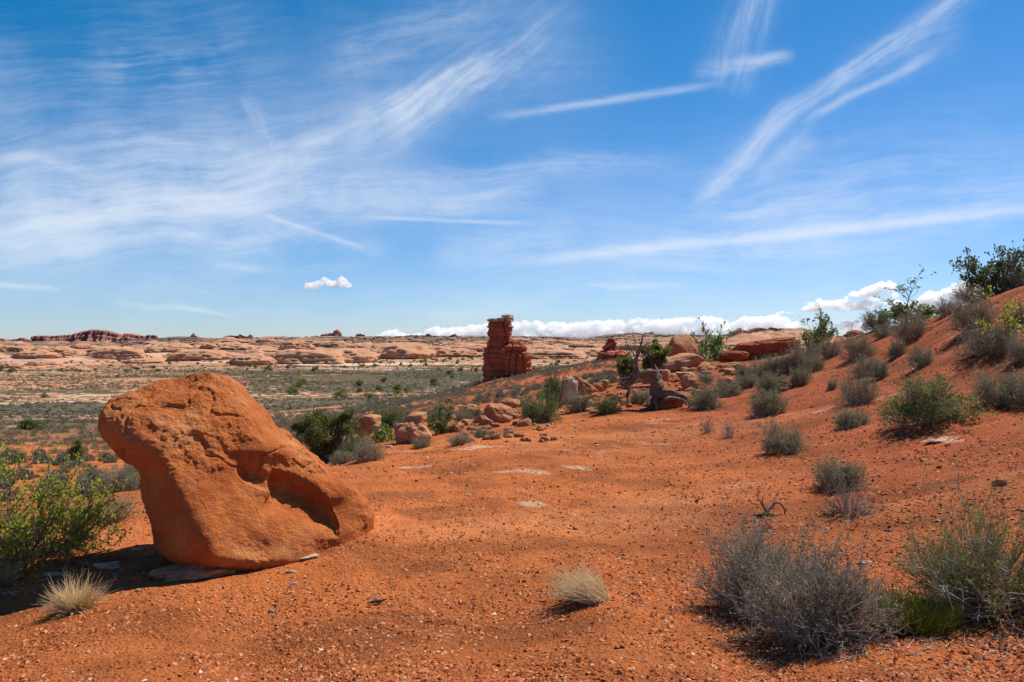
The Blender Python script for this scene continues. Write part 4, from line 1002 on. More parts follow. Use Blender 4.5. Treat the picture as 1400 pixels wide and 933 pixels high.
# ---- near bushes, each grown for its place
def near(name, px, py, w, h, seed, mt, ml, label, cat='bush', **kw):
    x, y, z = ray(px, py); return shrub(name, seed, w * y / F, h * y / F, mt, ml, (x, y, z), label, cat, **kw)
near('grey_bush', 1052, 836, 172, 128, 301, M_sagetwig, M_sageleaf, 'rear half of the big grey double bush in the right foreground', stems=150, twigs=1100, sprays=3600, leaf=11000, lsz=.015, rad=.0058, lift=.6)
near('grey_bush', 1118, 872, 190, 136, 302, M_sagetwig, M_sageleaf, 'front half of the big grey double bush in the right foreground', stems=170, twigs=1300, sprays=4000, leaf=11000, lsz=.015, rad=.006, lift=.6)
near('sprawling_bush', 1356, 832, 228, 176, 303, twig_mat('olive_twig', (.2, .165, .08), (.42, .34, .2)), leaf_mat('olive_leaf', (.14, .155, .03), (.34, .33, .08), .45), 'big sprawling olive bush with pale dead twigs at the right edge', stems=120, twigs=1000, sprays=3800, leaf=14000, lsz=.017, rad=.006, asp=.3, lift=.7, ragged=.5)
near('yellow_green_bush', 26, 772, 215, 172, 304, M_bark, M_yellowleaf, 'yellow-green leafy bush at the left edge', stems=60, twigs=520, sprays=1700, leaf=9500, lsz=.03, rad=.007, asp=.6, lift=.7, ragged=.4)
near('dry_bush', 148, 712, 76, 44, 305, M_strawgreen, M_sageleaf, 'pale grey dry bush between the yellow-green bush and the boulder', stems=150, twigs=900, sprays=1700, leaf=700, lsz=.014, rad=.004, lift=.9)
# ---- grasses
def grass(px, py, w, h, seed, n, m, label, name='grass_tuft', lean=(0, 0), wid=.0022, lo=.15, cat='grass tuft', base=.12, curl=.5):
    g = np.random.default_rng(seed); x, y, z = ray(px, py); W_, H_ = w * y / F, h * y / F
    a = g.uniform(0, 2 * math.pi, n); e = np.arcsin(lo + (1 - lo) * g.random(n) ** .8)
    D = np.stack([np.cos(e) * np.cos(a), np.cos(e) * np.sin(a), np.sin(e)], 1)
    L = 1 / np.sqrt((D[:, 0] ** 2 + D[:, 1] ** 2) / (W_ / 2) ** 2 + D[:, 2] ** 2 / H_ ** 2) * g.uniform(.3, 1.15, n) * (1 + .3 * perlin(D * 2 + seed))
    P = np.stack([np.cos(a), np.sin(a), a * 0 - .01], 1) * np.array([1, 1, 1]) * (g.random(n) ** .6 * W_ * base)[:, None]; P[:, 2] = -.01
    s = 5; pts = np.zeros((n, s + 1, 3)); pts[:, 0] = P; d = unit(D + np.array([lean[0], lean[1], .35]))
    for k in range(s):
        d = unit(d + g.normal(size=(n, 3)) * .14 + (D - np.array([0, 0, 1.0])) * curl * .09 + np.array([lean[0], lean[1], 0]) * .12); pts[:, k + 1] = pts[:, k] + d * (L / s)[:, None]
    v, f = ribbons(pts, (wid * g.uniform(.6, 1.2, n))[:, None] * np.array([1, 1, .9, .7, .5, .2])[None])
    o = mk(name, v, f, m, loc=(x, y, z)); return tag(o, label, cat)
grass(103, 834, 84, 54, 401, 950, M_straw, 'straw-coloured grass clump in the shadow left of the boulder', curl=.8)
grass(814, 819, 110, 56, 402, 760, M_straw, 'wind-bent straw grass clump alone in the foreground', lean=(-1.05, .1), lo=.62, base=.2)
grass(808, 821, 40, 22, 403, 160, M_strawgreen, 'short grey-green grass at the foot of the wind-bent clump', lean=(.3, 0))
grass(6, 800, 44, 52, 404, 420, M_strawgreen, 'dry greenish grass clump at the left edge under the yellow-green bush')
grass(1240, 858, 110, 58, 405, 1500, M_grass, 'bright green grass patch between the grey bush and the sprawling bush', 'grass_patch', lo=.35, wid=.003, cat='grass patch', base=.42, curl=.3)
for q, (px, py) in enumerate([(706, 845), (824, 842), (762, 868), (930, 895), (520, 858), (438, 748)]):
    grass(px, py, 13, 8, 420 + q, 26, M_grass, 'tiny green sprout on the bare red ground', 'grass_sprout', cat='sprout', wid=.002)['group'] = 'green sprouts on the bare ground'

# ------------------------------------------------------------------ wood: tapered, twisted limbs
def limb(path, rad, Y, k=12, seed=0, rough=.12, sub=8, dy=None, tw=0.):
    """path of photo pixels -> (V, F) of a gnarled limb; dy = offset toward (-) or away (+) per point"""
    p = np.array(path, float); dy = np.zeros(len(p)) if dy is None else np.array(dy, float); Yv = Y + dy
    Q = np.stack([(p[:, 0] - CX) / F * Yv, Yv, EYE - (p[:, 1] - HY) / F * Yv, np.array(rad, float) * Y / F], 1)
    t = np.linspace(0, len(p) - 1, (len(p) - 1) * sub + 1); Q = cr(Q, t, False); pts, r = Q[:, :3], np.maximum(Q[:, 3], .0015)
    d = unit(np.gradient(pts, axis=0)); a = unit(np.cross(d, np.array([.2, 1, .15]))); b = np.cross(d, a)
    th = np.arange(k) * 2 * math.pi / k
    ph = th[None] + tw * t[:, None]
    rib = 1 + rough * np.sin(3 * ph + seed) + rough * .8 * np.sin(5 * ph + seed * 2 + t[:, None]) + rough * .6 * np.sin(t[:, None] * 2.3 + seed)
    rr = r[:, None] * rib * (1 + .35 * fbm(np.stack([np.repeat(t * 1.5, k), np.tile(th * 1.3, len(t)), np.full(len(t) * k, seed * 1.7)], 1), 3).reshape(len(t), k))
    V = pts[:, None] + a[:, None] * (np.cos(th)[None] * rr)[..., None] + b[:, None] * (np.sin(th)[None] * rr)[..., None]
    n = len(t); V = V.reshape(-1, 3); V = np.concatenate([V, [pts[0], pts[-1]]]); j = np.arange(k); j2 = (j + 1) % k
    return V, [gridf(n, k, True), np.stack([j, np.full(k, len(V) - 2), j2], 1), np.stack([(n - 1) * k + j2, np.full(k, len(V) - 1), (n - 1) * k + j], 1)]
def merge(parts):
    V, Q, T, o = [], [], [], 0
    for v, fs in parts:
        for f in (fs if isinstance(fs, list) else [fs]): (Q if f.shape[1] == 4 else T).append(f + o)
        V.append(v); o += len(v)
    return np.concatenate(V), [np.concatenate(x) for x in (Q, T) if x]
def zp(X, Yz): return 820 + X / 6.22, 440 + Yz / 6.22
def L(pts, rad, Y, dy=None, **kw): return limb([zp(*q) for q in pts], rad, Y, dy=dy, **kw)
_x, YD, _z = ray(896, 560)
YD += .15
dt = empty('dead_tree', (_x, YD, _z)); tag(dt, 'gnarled twisted dead juniper with a fallen hollow root on the terrace', 'dead tree')
dl = np.array(dt.location)
v, f = merge([L([(455, 745), (470, 690), (478, 620), (490, 560), (482, 510), (455, 470), (410, 448), (350, 446), (300, 452), (262, 466)], [12, 11, 9.4, 8.2, 8.0, 8.0, 7.4, 6.0, 4.0, 1.8], YD, seed=1, k=20, tw=.7, rough=.17),
              L([(352, 448), (322, 420), (308, 380), (298, 345), (312, 305), (332, 262), (340, 222), (352, 190), (362, 150), (368, 105)], [5.2, 4.6, 3.6, 3.0, 2.6, 2.2, 1.7, 1.3, .9, .3], YD, seed=2, rough=.14, tw=.4)])
mk('trunk', v - dl, f, M_deadwood, dt, smooth=True)
limbs = [([(300, 452), (270, 470), (235, 500), (205, 525), (180, 520)], [2.6, 2.2, 1.8, 1.2, .4], None), ([(320, 465), (285, 505), (262, 545), (250, 600), (236, 640), (230, 682)], [2.6, 2.4, 2.1, 1.9, 1.5, .8], [0, -.1, -.2, -.3, -.35, -.4]),
         ([(255, 560), (225, 620), (190, 645), (160, 650)], [1.4, 1.0, .8, .3], [-.2, -.3, -.4, -.4]), ([(262, 478), (220, 480), (170, 490), (130, 470), (90, 435)], [1.4, 1.1, .9, .6, .3], None),
         ([(312, 305), (285, 270), (265, 235), (240, 215)], [1.3, 1.0, .7, .3], None), ([(300, 345), (268, 310), (250, 270), (248, 240)], [1.2, .9, .6, .3], None), ([(320, 285), (308, 240), (298, 200), (300, 160)], [1.2, .9, .6, .3], None),
         ([(340, 225), (375, 205), (400, 200)], [1.0, .7, .3], None), ([(335, 260), (380, 240), (410, 262)], [1.0, .7, .3], None), ([(352, 190), (338, 160), (335, 135)], [.8, .5, .3], None), ([(298, 350), (335, 330), (352, 300)], [1, .6, .3], None)]
for pts, rd, dy in limbs:
    v, f = L(pts, rd, YD, dy, seed=len(pts) + pts[0][0], k=7, rough=.1); mk('limb', v - dl, f, M_deadwood, dt, smooth=True)
g = np.random.default_rng(77)
src = np.array([[(*zp(*q),)for q in (pts[-2], pts[-1])] for pts, rd, dy in limbs]); tw = []
st = np.array([[(a[0] - CX) / F * YD, YD + g.normal() * .1, EYE - (a[1] - HY) / F * YD] for s_ in src for a in s_]); dirs = np.repeat(unit(st[1::2] - st[::2]), 2, 0)
kk = g.integers(0, len(st), 70); p1, r1 = grow(g, st[kk], dirs[kk] + g.normal(size=(70, 3)) * .7, g.uniform(.1, .26, 70), np.full(70, .007), 4, .25, 0)
p2, r2 = branch(g, p1, r1, 200, .6, .6, .2, 0, .7, 3)
v, f = merge([ribbons(p1, r1), ribbons(p2, r2)]); mk('dead_twigs', v - dl, f, M_bark, dt)
v, f = merge([L([(470, 655), (500, 622), (560, 606), (640, 616), (700, 632), (742, 664), (765, 700), (752, 735)], [7.6, 6.4, 5.0, 4.2, 3.4, 2.8, 1.9, .7], YD, [-.0, -.1, -.15, -.2, -.2, -.2, -.25, -.25], seed=4, rough=.16, tw=.5),
              L([(520, 690), (570, 660), (640, 655), (700, 668), (728, 690), (735, 712)], [3.6, 3.2, 2.8, 2.2, 1.5, .5], YD, [-.15, -.3, -.35, -.35, -.3, -.3], seed=5, rough=.16),
              L([(438, 745), (425, 690), (432, 650), (470, 630)], [3.4, 2.8, 2.2, 1.5], YD, [-.1, -.2, -.2, -.1], seed=6, rough=.18)])
mk('exposed_root', v - dl, f, M_deadwood, dt, smooth=True)
v, f = merge([L([(440, 735), (500, 715), (570, 690), (640, 690), (700, 705)], [9., 9., 8.4, 6.6, 3.4], YD, [.05, .0, .0, .05, .1], seed=7, rough=.2, k=14)])
mk('hollow_heartwood', v - dl, f, M_heart, dt, smooth=True)
v, f = merge([L([(492, 480), (498, 435), (488, 405), (466, 365)], [1.9, 1.5, 1.1, .4], YD, [-.1, -.15, -.2, -.2], seed=8, k=7), L([(497, 425), (520, 412), (545, 420)], [1.2, .9, .4], YD, [-.18, -.2, -.2], seed=9, k=7),
              L([(415, 700), (420, 660), (440, 640)], [2.2, 2.0, 1.2], YD, [-.25, -.3, -.3], seed=3, k=8)])
mk('bleached_snag', v - dl, f, M_whitewood, dt, smooth=True)

def clumps(g, C, rx, n, sz, asp=.35):
    """sprays of scale leaves filling lumpy clumps C (k x 3) of radius rx"""
    k = g.integers(0, len(C), n); d = unit(g.normal(size=(n, 3))); r = g.random(n) ** .45
    P = C[k] + d * (r * rx[k])[:, None] * np.array([1, 1, .85])
    u = unit(d * .8 + np.array([0, 0, .6]) + g.normal(size=(n, 3)) * .5); w = unit(np.cross(u, g.normal(size=(n, 3)))); q = (sz * g.uniform(.6, 1.4, n))[:, None]
    V = np.stack([P, P + u * q * .4 + w * q * asp * .5, P + u * q, P + u * q * .4 - w * q * asp * .5], 1)
    return V.reshape(-1, 3), np.arange(4 * n).reshape(-1, 4)
def juniper(name, px, py, Y, blobs, trunks, label, n, sz, seed, m=None):
    """blobs: photo (px, py, radius px, depth offset m)"""
    g = np.random.default_rng(seed); x, y, z = at(px, Y); e = empty(name, (x, y, z)); tag(e, label, 'tree'); l0 = np.array(e.location)
    C, rr = [], []
    for bx, by, br, bd in blobs:
        c = np.array([(bx - CX) / F * Y, Y + bd, EYE - (by - HY) / F * Y])
        for _ in range(9):
            C.append(c + g.normal(size=3) * br * Y / F * .55); rr.append(br * Y / F * g.uniform(.34, .66))
    C, rr = np.array(C), np.array(rr)
    v, f = clumps(g, C, rr, n, sz); mk('foliage', v - l0, f, m or M_juniper, e)
    v, f = merge([limb(t[0], t[1], Y, k=9, seed=i, rough=.15, dy=t[2] if len(t) > 2 else None) for i, t in enumerate(trunks)]); mk('trunk', v - l0, f, M_bark, e, smooth=True)
    base = np.array([x, y, z]) + np.array([0, 0, .1]); P0 = np.repeat(base[None], len(C), 0); mid = (P0 + C) / 2 + g.normal(size=C.shape) * .08
    v, f = ribbons(np.stack([P0, mid, C], 1), np.stack([np.full(len(C), .018), np.full(len(C), .012), np.full(len(C), .005)], 1) * (Y / 17), 4); mk('limbs', v - l0, f, M_bark, e)
    return e
def zq(X, Yz): return 380 + X / 5.833, 540 + Yz / 5.833
B3 = lambda L_: [(*zq(a, b), c / 5.833, d) for a, b, c, d in L_]
juniper('juniper_tree', 450, 640, 16.5, B3([(290, 190, 60, 0), (360, 180, 50, .15), (230, 240, 70, 0), (300, 280, 80, -.15), (390, 240, 60, .2), (480, 240, 60, 0), (545, 170, 50, .1), (555, 250, 60, 0), (180, 280, 40, .1), (420, 330, 70, -.1), (540, 320, 50, .1), (310, 370, 70, -.2), (400, 440, 70, -.1), (480, 400, 50, .1), (330, 450, 45, -.1), (380, 510, 50, 0), (150, 260, 28, .1)]),
        [([zq(505, 620), zq(508, 520), zq(512, 440), zq(518, 370), zq(540, 330)], [2.4, 2.2, 2.0, 1.7, .8], [0, -.25, -.32, -.3, -.2]), ([zq(495, 620), zq(480, 450), zq(450, 390), zq(430, 320)], [2.4, 2.2, 1.8, 1.0], [0, -.15, -.1, 0])],
        'bushy olive-green juniper with a pale bare trunk right of the great boulder', 15000, .05, 501)
Bz = lambda L_: [(*zp(a, b), c / 6.22, d) for a, b, c, d in L_]
juniper('juniper_tree', 893, 515, 25., Bz([(440, 250, 55, 0), (500, 230, 50, .2), (540, 260, 50, 0), (480, 300, 60, 0), (420, 330, 50, .1), (540, 320, 35, .1), (400, 390, 45, 0), (470, 370, 45, 0), (390, 230, 35, .2)]), [([zp(440, 440), zp(440, 380), zp(460, 300)], [2.2, 1.8, 1.0])], 'dark green juniper standing behind the dead tree', 13000, .06, 502)
juniper('juniper_tree', 857, 530, 22.5, Bz([(225, 345, 42, 0), (260, 350, 35, .1), (200, 385, 40, 0), (240, 410, 45, 0), (205, 430, 35, 0), (268, 400, 30, .1)]), [([zp(240, 520), zp(236, 470), zp(235, 400)], [1.6, 1.3, .8])], 'rounded dark green young juniper left of the dead tree trunk', 9000, .05, 503)
juniper('juniper_tree', 105, 634, 31., [(105, 626, 6, 0), (105, 619, 5, 0), (105.5, 612, 3.5, 0), (105.5, 606, 2, 0)], [([(105, 636), (105, 622), (105, 608)], [1.2, .9, .4])], 'little pointed cone-shaped juniper between the left bush and boulder', 2600, .09, 504)
juniper('juniper_tree', 42, 597, 84., [(42, 586, 9, 0), (32, 588, 6, 0), (52, 588, 6, 0), (44, 579, 6, 0)], [([(42, 598), (42, 588)], [1.4, .6])], 'dark round juniper alone on the plain at far left', 2600, .22, 505)

# dead wood on the ground
def log(name, paths, m, label, px, py):
    x, y, z = ray(px, py); parts = []
    for pts, rd, dy in paths: parts.append(limb(pts, rd, y, k=9, seed=pts[0][0], rough=.15, dy=dy))
    v, f = merge(parts); o = mk(name, v - np.array([x, y, z]), f, m, smooth=True, loc=(x, y, z)); return tag(o, label, 'dead wood')
log('bleached_log', [([(1058, 534), (1063, 527), (1070, 523), (1078, 526), (1081, 531)], [2, 2.6, 2.6, 2.0, .8], None), ([(1060, 533), (1068, 532), (1077, 532)], [2, 2.4, 1.4], [-.1, -.15, -.15])], M_deadwood, 'bleached curved log lying between two sages on the slope', 1068, 534)
log('arched_branch', [([(1040, 704), (1050, 699), (1055, 693), (1060, 688), (1067, 689), (1073, 697), (1072, 704)], [2.0, 1.8, 1.7, 1.6, 1.5, 1.3, .9], None), ([(1050, 700), (1042, 690), (1036, 680), (1030, 674)], [1.3, 1.0, .7, .3], None), ([(1046, 698), (1042, 684), (1046, 676)], [1.0, .7, .3], None), ([(1036, 690), (1028, 688), (1024, 682)], [.8, .5, .3], None), ([(1030, 704), (1042, 704), (1056, 703)], [1.6, 2.2, 1.4], None)], M_deadwood, 'small arched dead branch on the bare slope above the grey double bush', 1050, 705)
log('dead_stick', [([(502, 825), (512, 822), (520, 821), (529, 819)], [.8, 1.9, 1.9, .7], None)], M_bark, 'short dark stick lying on the bare foreground soil', 515, 826)
log('bleached_stick', [([(386, 811), (392, 808), (396, 802), (402, 798), (407, 798)], [.5, .7, .8, 1.6, 1.1], None)], M_whitewood, 'small forked white stick in front of the boulder', 396, 810)
log('dead_stick', [([(1389, 462), (1391, 456), (1388, 450), (1396, 447), (1402, 444)], [1.6, 1.5, 1.2, 1.1, .6], None), ([(1386, 470), (1391, 458)], [1.1, 1.4], None)], M_whitewood, 'white dead stick standing at the right edge by the yellow-green sapling', 1391, 470)
log('fallen_branch', [([(800, 573), (815, 567), (828, 563), (845, 560)], [.6, 1.0, 1.3, 1.5], None), ([(828, 563), (838, 556), (846, 545), (850, 538)], [1., .9, .7, .3], None), ([(836, 562), (842, 550), (838, 541)], [.8, .6, .3], None), ([(840, 561), (855, 552), (866, 549)], [.8, .6, .3], None)], M_deadwood, 'fallen grey branch lying left of the dead tree', 828, 567)
# bare twigs in the near right bushes belong to the bushes
def deadtwigs(parent_label, px, py, n, seed, W_, H_, m, lean=0.):
    e = [o for o in COL.objects if o.get('label') == parent_label][0]
    g = np.random.default_rng(seed); a = g.uniform(0, 6.28, n); P = np.stack([np.cos(a) * .08, np.sin(a) * .08 - .1, np.full(n, .03)], 1)
    D = np.stack([np.cos(a), np.sin(a) * .6 - .5, g.uniform(.15, .9, n)], 1); p1, r1 = grow(g, P, D, g.uniform(.5, 1.05, n) * W_ * .55, np.full(n, .004), 6, .22, .0)
    p2, r2 = branch(g, p1, r1, n * 5, .4, .6, .3, .05, .6, 4); v, f = merge([ribbons(p1, r1, 4), ribbons(p2, r2, 3)]); mk('dead_twigs', v, f, m, e)
M_deadtwig = twig_mat('dead_twig', (.3, .25, .21), (.5, .44, .39))
deadtwigs('front half of the big grey double bush in the right foreground', 0, 0, 22, 5, .74, .5, M_deadtwig)
deadtwigs('big sprawling olive bush with pale dead twigs at the right edge', 0, 0, 46, 6, .95, .6, M_deadtwig)

# ------------------------------------------------------------------ shrubs of the hillsides and the plain
def mini(seed, n, sz, tall=.75):
    g = np.random.default_rng(seed); d = unit(g.normal(size=(n, 3))); d[:, 2] = np.abs(d[:, 2]); P = d * (g.random(n) ** .4)[:, None] * np.array([.5, .5, tall]) * (.8 + .25 * perlin(d * 2 + seed))[:, None]
    u = unit(d + g.normal(size=(n, 3)) * .45 + np.array([0, 0, .4])); w = unit(np.cross(u, g.normal(size=(n, 3)))); q = (sz * g.uniform(.6, 1.3, n))[:, None]
    return np.stack([P, P + u * q * .45 + w * q * .3, P + u * q, P + u * q * .45 - w * q * .3], 1)          # n x 4 x 3
def field(th0, th1, y0, y1, dens, seed, clump=.0, cs=.08):
    g = np.random.default_rng(seed); area = (th1 - th0) * (y1 ** 2 - y0 ** 2) / 2; n = int(area * dens)
    th = g.uniform(th0, th1, n); r = np.sqrt(g.uniform(y0 ** 2, y1 ** 2, n)); x, y = r * np.sin(th), r * np.cos(th)
    keep = fbm(P3(x, y, cs, seed), 3) + g.normal(size=n) * .1 > clump
    x, y = x[keep], y[keep]; z = gz(x, y); return x, y, z
def visible(x, y, z):
    """rough sight test against the terrain"""
    ok = np.ones(len(x), bool)
    for k in np.linspace(.12, .96, 30): ok &= gz(x * k, y * k, False) < EYE + (z + .5 - EYE) * k + .1
    return ok & (np.abs(x / y) < .66)
def pxt(px): return math.atan2(px - CX, F)
fx = [field(pxt(545), pxt(905), 27, 128, 1.25, 61, -.12), field(pxt(-60), pxt(560), 15, 118, .95, 62, -.14)]
SP = [np.stack(f, 1) for f in fx]
sc_n = 0
LAB = ['small grey-green shrub dotting the red hillside below the layered tower', 'small grey-green shrub dotting the orange slope beyond the left edge of the terrace']
GRP = ['shrubs dotting the hillside below the tower', 'shrubs on the slope left of the boulder']
stuffV = []
mini_m = []
for k in range(6):
    q = mini(700 + k, 420, .12); mini_m.append((q.reshape(-1, 3), np.arange(1680).reshape(-1, 4)))
for zi, Pz in enumerate(SP):
    x, y, z = Pz.T; vis = visible(x, y, z); g = np.random.default_rng(5 + zi)
    s = g.uniform(.28, .72, len(x)) * np.interp(y, [15, 60, 120], [.7, 1., 1.3]) * (1, 1.35)[zi]; idx = np.where(vis)[0]; idx = idx[np.argsort(-(s / y)[idx])]
    ind = idx[:140]; rest = np.setdiff1d(np.arange(len(x)), ind)
    first = {}
    for c, i in enumerate(ind):
        k = c % 6
        if k not in first: o = mk('scrub_bush', *mini_m[k], M_scrub if k != 5 else M_greenleaf); first[k] = o
        else: o = dup(first[k])
        o.location = (x[i], y[i], z[i] - .03); o.scale = (s[i], s[i], s[i] * g.uniform(.7, 1.05)); o.rotation_euler = (0, 0, g.uniform(0, 6.28)); tag(o, LAB[zi], 'bush', GRP[zi])
    for i in rest:
        q = mini_m[i % 6][0].reshape(-1, 4, 3)[:240 if y[i] < 45 else 120]; stuffV.append((q * np.array([s[i], s[i], s[i] * .85]) + np.array([x[i], y[i], z[i] - .03])).reshape(-1, 3))
x, y, z = field(pxt(-80), pxt(960), 112, 480, .26, 63, -.05, .02)
g = np.random.default_rng(9)
for i in range(len(x)):
    s = g.uniform(.6, 1.5); q = mini_m[i % 6][0].reshape(-1, 4, 3)[:22] ; stuffV.append(((q.mean(1, keepdims=True) + (q - q.mean(1, keepdims=True)) * 2.2) * np.array([s, s, s * .7]) + np.array([x[i], y[i], z[i]])).reshape(-1, 3))
V = np.concatenate(stuffV); tag(mk('desert_scrub', V, np.arange(len(V)).reshape(-1, 4), M_scrub), kind='stuff')
# dark scrub in the joints of the slickrock, out to the rim
x, y, z = field(pxt(-90), pxt(1160), 450, 2700, .011, 65, -.02, .012)
g = np.random.default_rng(19); keep = (domes(x, y, np.hypot(x, y), np.arctan2(x, y)) < 4.5) | (g.random(len(x)) < .25); x, y, z = x[keep], y[keep], z[keep]
fv_ = []
for i in range(len(x)):
    s = g.uniform(1.8, 5.) * np.interp(y[i], [450, 1000, 2700], [.6, 1., 1.6]); q = mini_m[i % 6][0].reshape(-1, 4, 3)[:9]; fv_.append(((q.mean(1, keepdims=True) + (q - q.mean(1, keepdims=True)) * 3.6) * np.array([s * 1.5, s, s * .55]) + np.array([x[i], y[i], z[i]])).reshape(-1, 3))
V = np.concatenate(fv_); tag(mk('distant_scrub', V, np.arange(len(V)).reshape(-1, 4), M_farscrub), kind='stuff')
# junipers scattered over the plain, each one a tree
tp = []
for k in range(4):
    g = np.random.default_rng(800 + k); C = g.normal(size=(7, 3)) * np.array([.28, .28, .2]) + np.array([0, 0, .55]); v, f = clumps(g, C, np.full(7, .34), 900, .15, .5); tp.append((v, f))
known = [(210 + 200, 533, 270), (620, 538, 250), (648, 536, 255), (545, 537, 250), (556, 538, 248), (400, 540, 238), (345 + 180, 528, 300), (413, 531, 280), (630, 517, 395), (600, 516, 400), (490, 540, 240), (345 + 60, 540, 240), (505, 548, 205), (465, 548, 205), (350, 505, 440), (342, 504, 445)]
g = np.random.default_rng(12); first = {}; c = 0
tx, ty, tz = field(pxt(-40), pxt(880), 190, 620, .0013, 64, -.02, .012)
spots = [at(px, Y) + (1.15,) for px, py, Y in known] + [(a, b, c_, g.uniform(.7, 1.25)) for a, b, c_ in zip(tx, ty, tz)]
for (x, y, z, s) in spots[:240]:
    k = c % 4; c += 1
    if k not in first: o = mk('juniper_tree', *tp[k], M_juniper); first[k] = o
    else: o = dup(first[k])
    q = s * g.uniform(1.3, 2.2); o.location = (x, y, z - .1); o.scale = (q * 1.1, q * 1.1, q); o.rotation_euler = (0, 0, g.uniform(0, 6.28)); tag(o, 'dark juniper dotted over the distant plain', 'tree', 'junipers dotted over the plain')

# ------------------------------------------------------------------ gravel of the terrace (uncountable)
def gravel(n, y0, y1, s0, s1, m, seed, px0=-120, px1=1520, fade=0, patch=.0):
    g = np.random.default_rng(seed); th = g.uniform(pxt(px0), pxt(px1), n); inv = g.uniform(1 / y1, 1 / y0, n); yy = 1 / inv; xx = yy * np.tan(th)
    keep = fbm(P3(xx, yy, 1.3, seed), 3) + g.normal(size=n) * .16 > patch; keep &= g.random(n) < (sst(0, fade, xx + 1.5 * fbm(P3(xx, yy, .35, 4.), 3)) if fade else 1.1); xx, yy = xx[keep], yy[keep]; n = len(xx)
    zz = gz(xx, yy); s = (s0 + (s1 - s0) * g.random(n) ** 3.5) * np.interp(yy, [3, 8, 20], [.8, 1.1, 1.7])
    base = np.array([(1, 0, 0), (.2, .8, .05), (-.8, .3, 0), (-.4, -.8, .05), (.5, -.7, 0), (.1, .1, .55), (-.3, -.2, .42)]); Fq = np.array([(0, 1, 5), (1, 2, 6), (1, 6, 5), (2, 3, 6), (3, 4, 6), (4, 5, 6), (4, 0, 5)])
    V = base[None] * g.uniform(.55, 1.35, (n, 7, 1)) * s[:, None, None] * .5; a = g.uniform(0, 6.28, n); ca, sa = np.cos(a)[:, None], np.sin(a)[:, None]
    X = V[..., 0] * ca - V[..., 1] * sa; Yq = V[..., 0] * sa + V[..., 1] * ca; Zq = V[..., 2] * g.uniform(.5, 1.3, (n, 1)) + X * g.normal(size=(n, 1)) * .25 + Yq * g.normal(size=(n, 1)) * .25
    V = np.stack([X + xx[:, None], Yq + yy[:, None], Zq + zz[:, None]], -1).reshape(-1, 3)
    return mk('gravel', V, (Fq[None] + (np.arange(n) * 7)[:, None, None]).reshape(-1, 3), m)
def gravel_mat(name, stops):
    m, n, b, _ = mat(name); n.l.new(n.ramp(geo(n).outputs['Random Per Island'], stops), b.inputs['Base Color']); return m
tag(gravel(170000, 2.9, 24, .005, .046, gravel_mat('red_gravel', [(0, (.2, .05, .018)), (.3, (.37, .097, .03)), (.8, (.49, .155, .05)), (1, (.58, .3, .16))]), 31, patch=-.03), kind='stuff')
tag(gravel(8000, 2.9, 26, .005, .04, gravel_mat('pale_gravel', [(0, (.5, .26, .15)), (.5, (.6, .4, .28)), (1, (.7, .56, .43))]), 32, patch=.12), kind='stuff')
tag(gravel(90000, 3.2, 40, .009, .055, gravel_mat('slope_gravel', [(0, (.24, .06, .024)), (.6, (.4, .115, .04)), (1, (.52, .26, .15))]), 33, px0=560, px1=1520, fade=4.5, patch=-.1), kind='stuff')

def litter():
    g = np.random.default_rng(55); P = []
    for px, py, rr_, n in ((1052, 840, .5, 260), (1118, 872, .55, 320), (1335, 840, .7, 420), (30, 778, .6, 220), (1161, 703, .3, 80), (896, 562, 1.0, 160)):
        x, y, _ = ray(px, py); a = g.uniform(0, 6.28, n); q = rr_ * np.sqrt(g.random(n)); P.append(np.stack([x + q * np.cos(a), y + q * np.sin(a)], 1))
    P = np.concatenate(P); n = len(P); z = gz(P[:, 0], P[:, 1]) + .006; a = g.uniform(0, 6.28, n); L_ = g.uniform(.02, .11, n); d = np.stack([np.cos(a) * L_, np.sin(a) * L_, g.normal(size=n) * .012], 1); b_ = np.concatenate([P, z[:, None]], 1)
    v, f = tubes(b_, b_ + d, np.full(n, .0026), np.full(n, .0012)); tag(mk('twig_litter', v, f, M_sagetwig), kind='stuff')
litter()

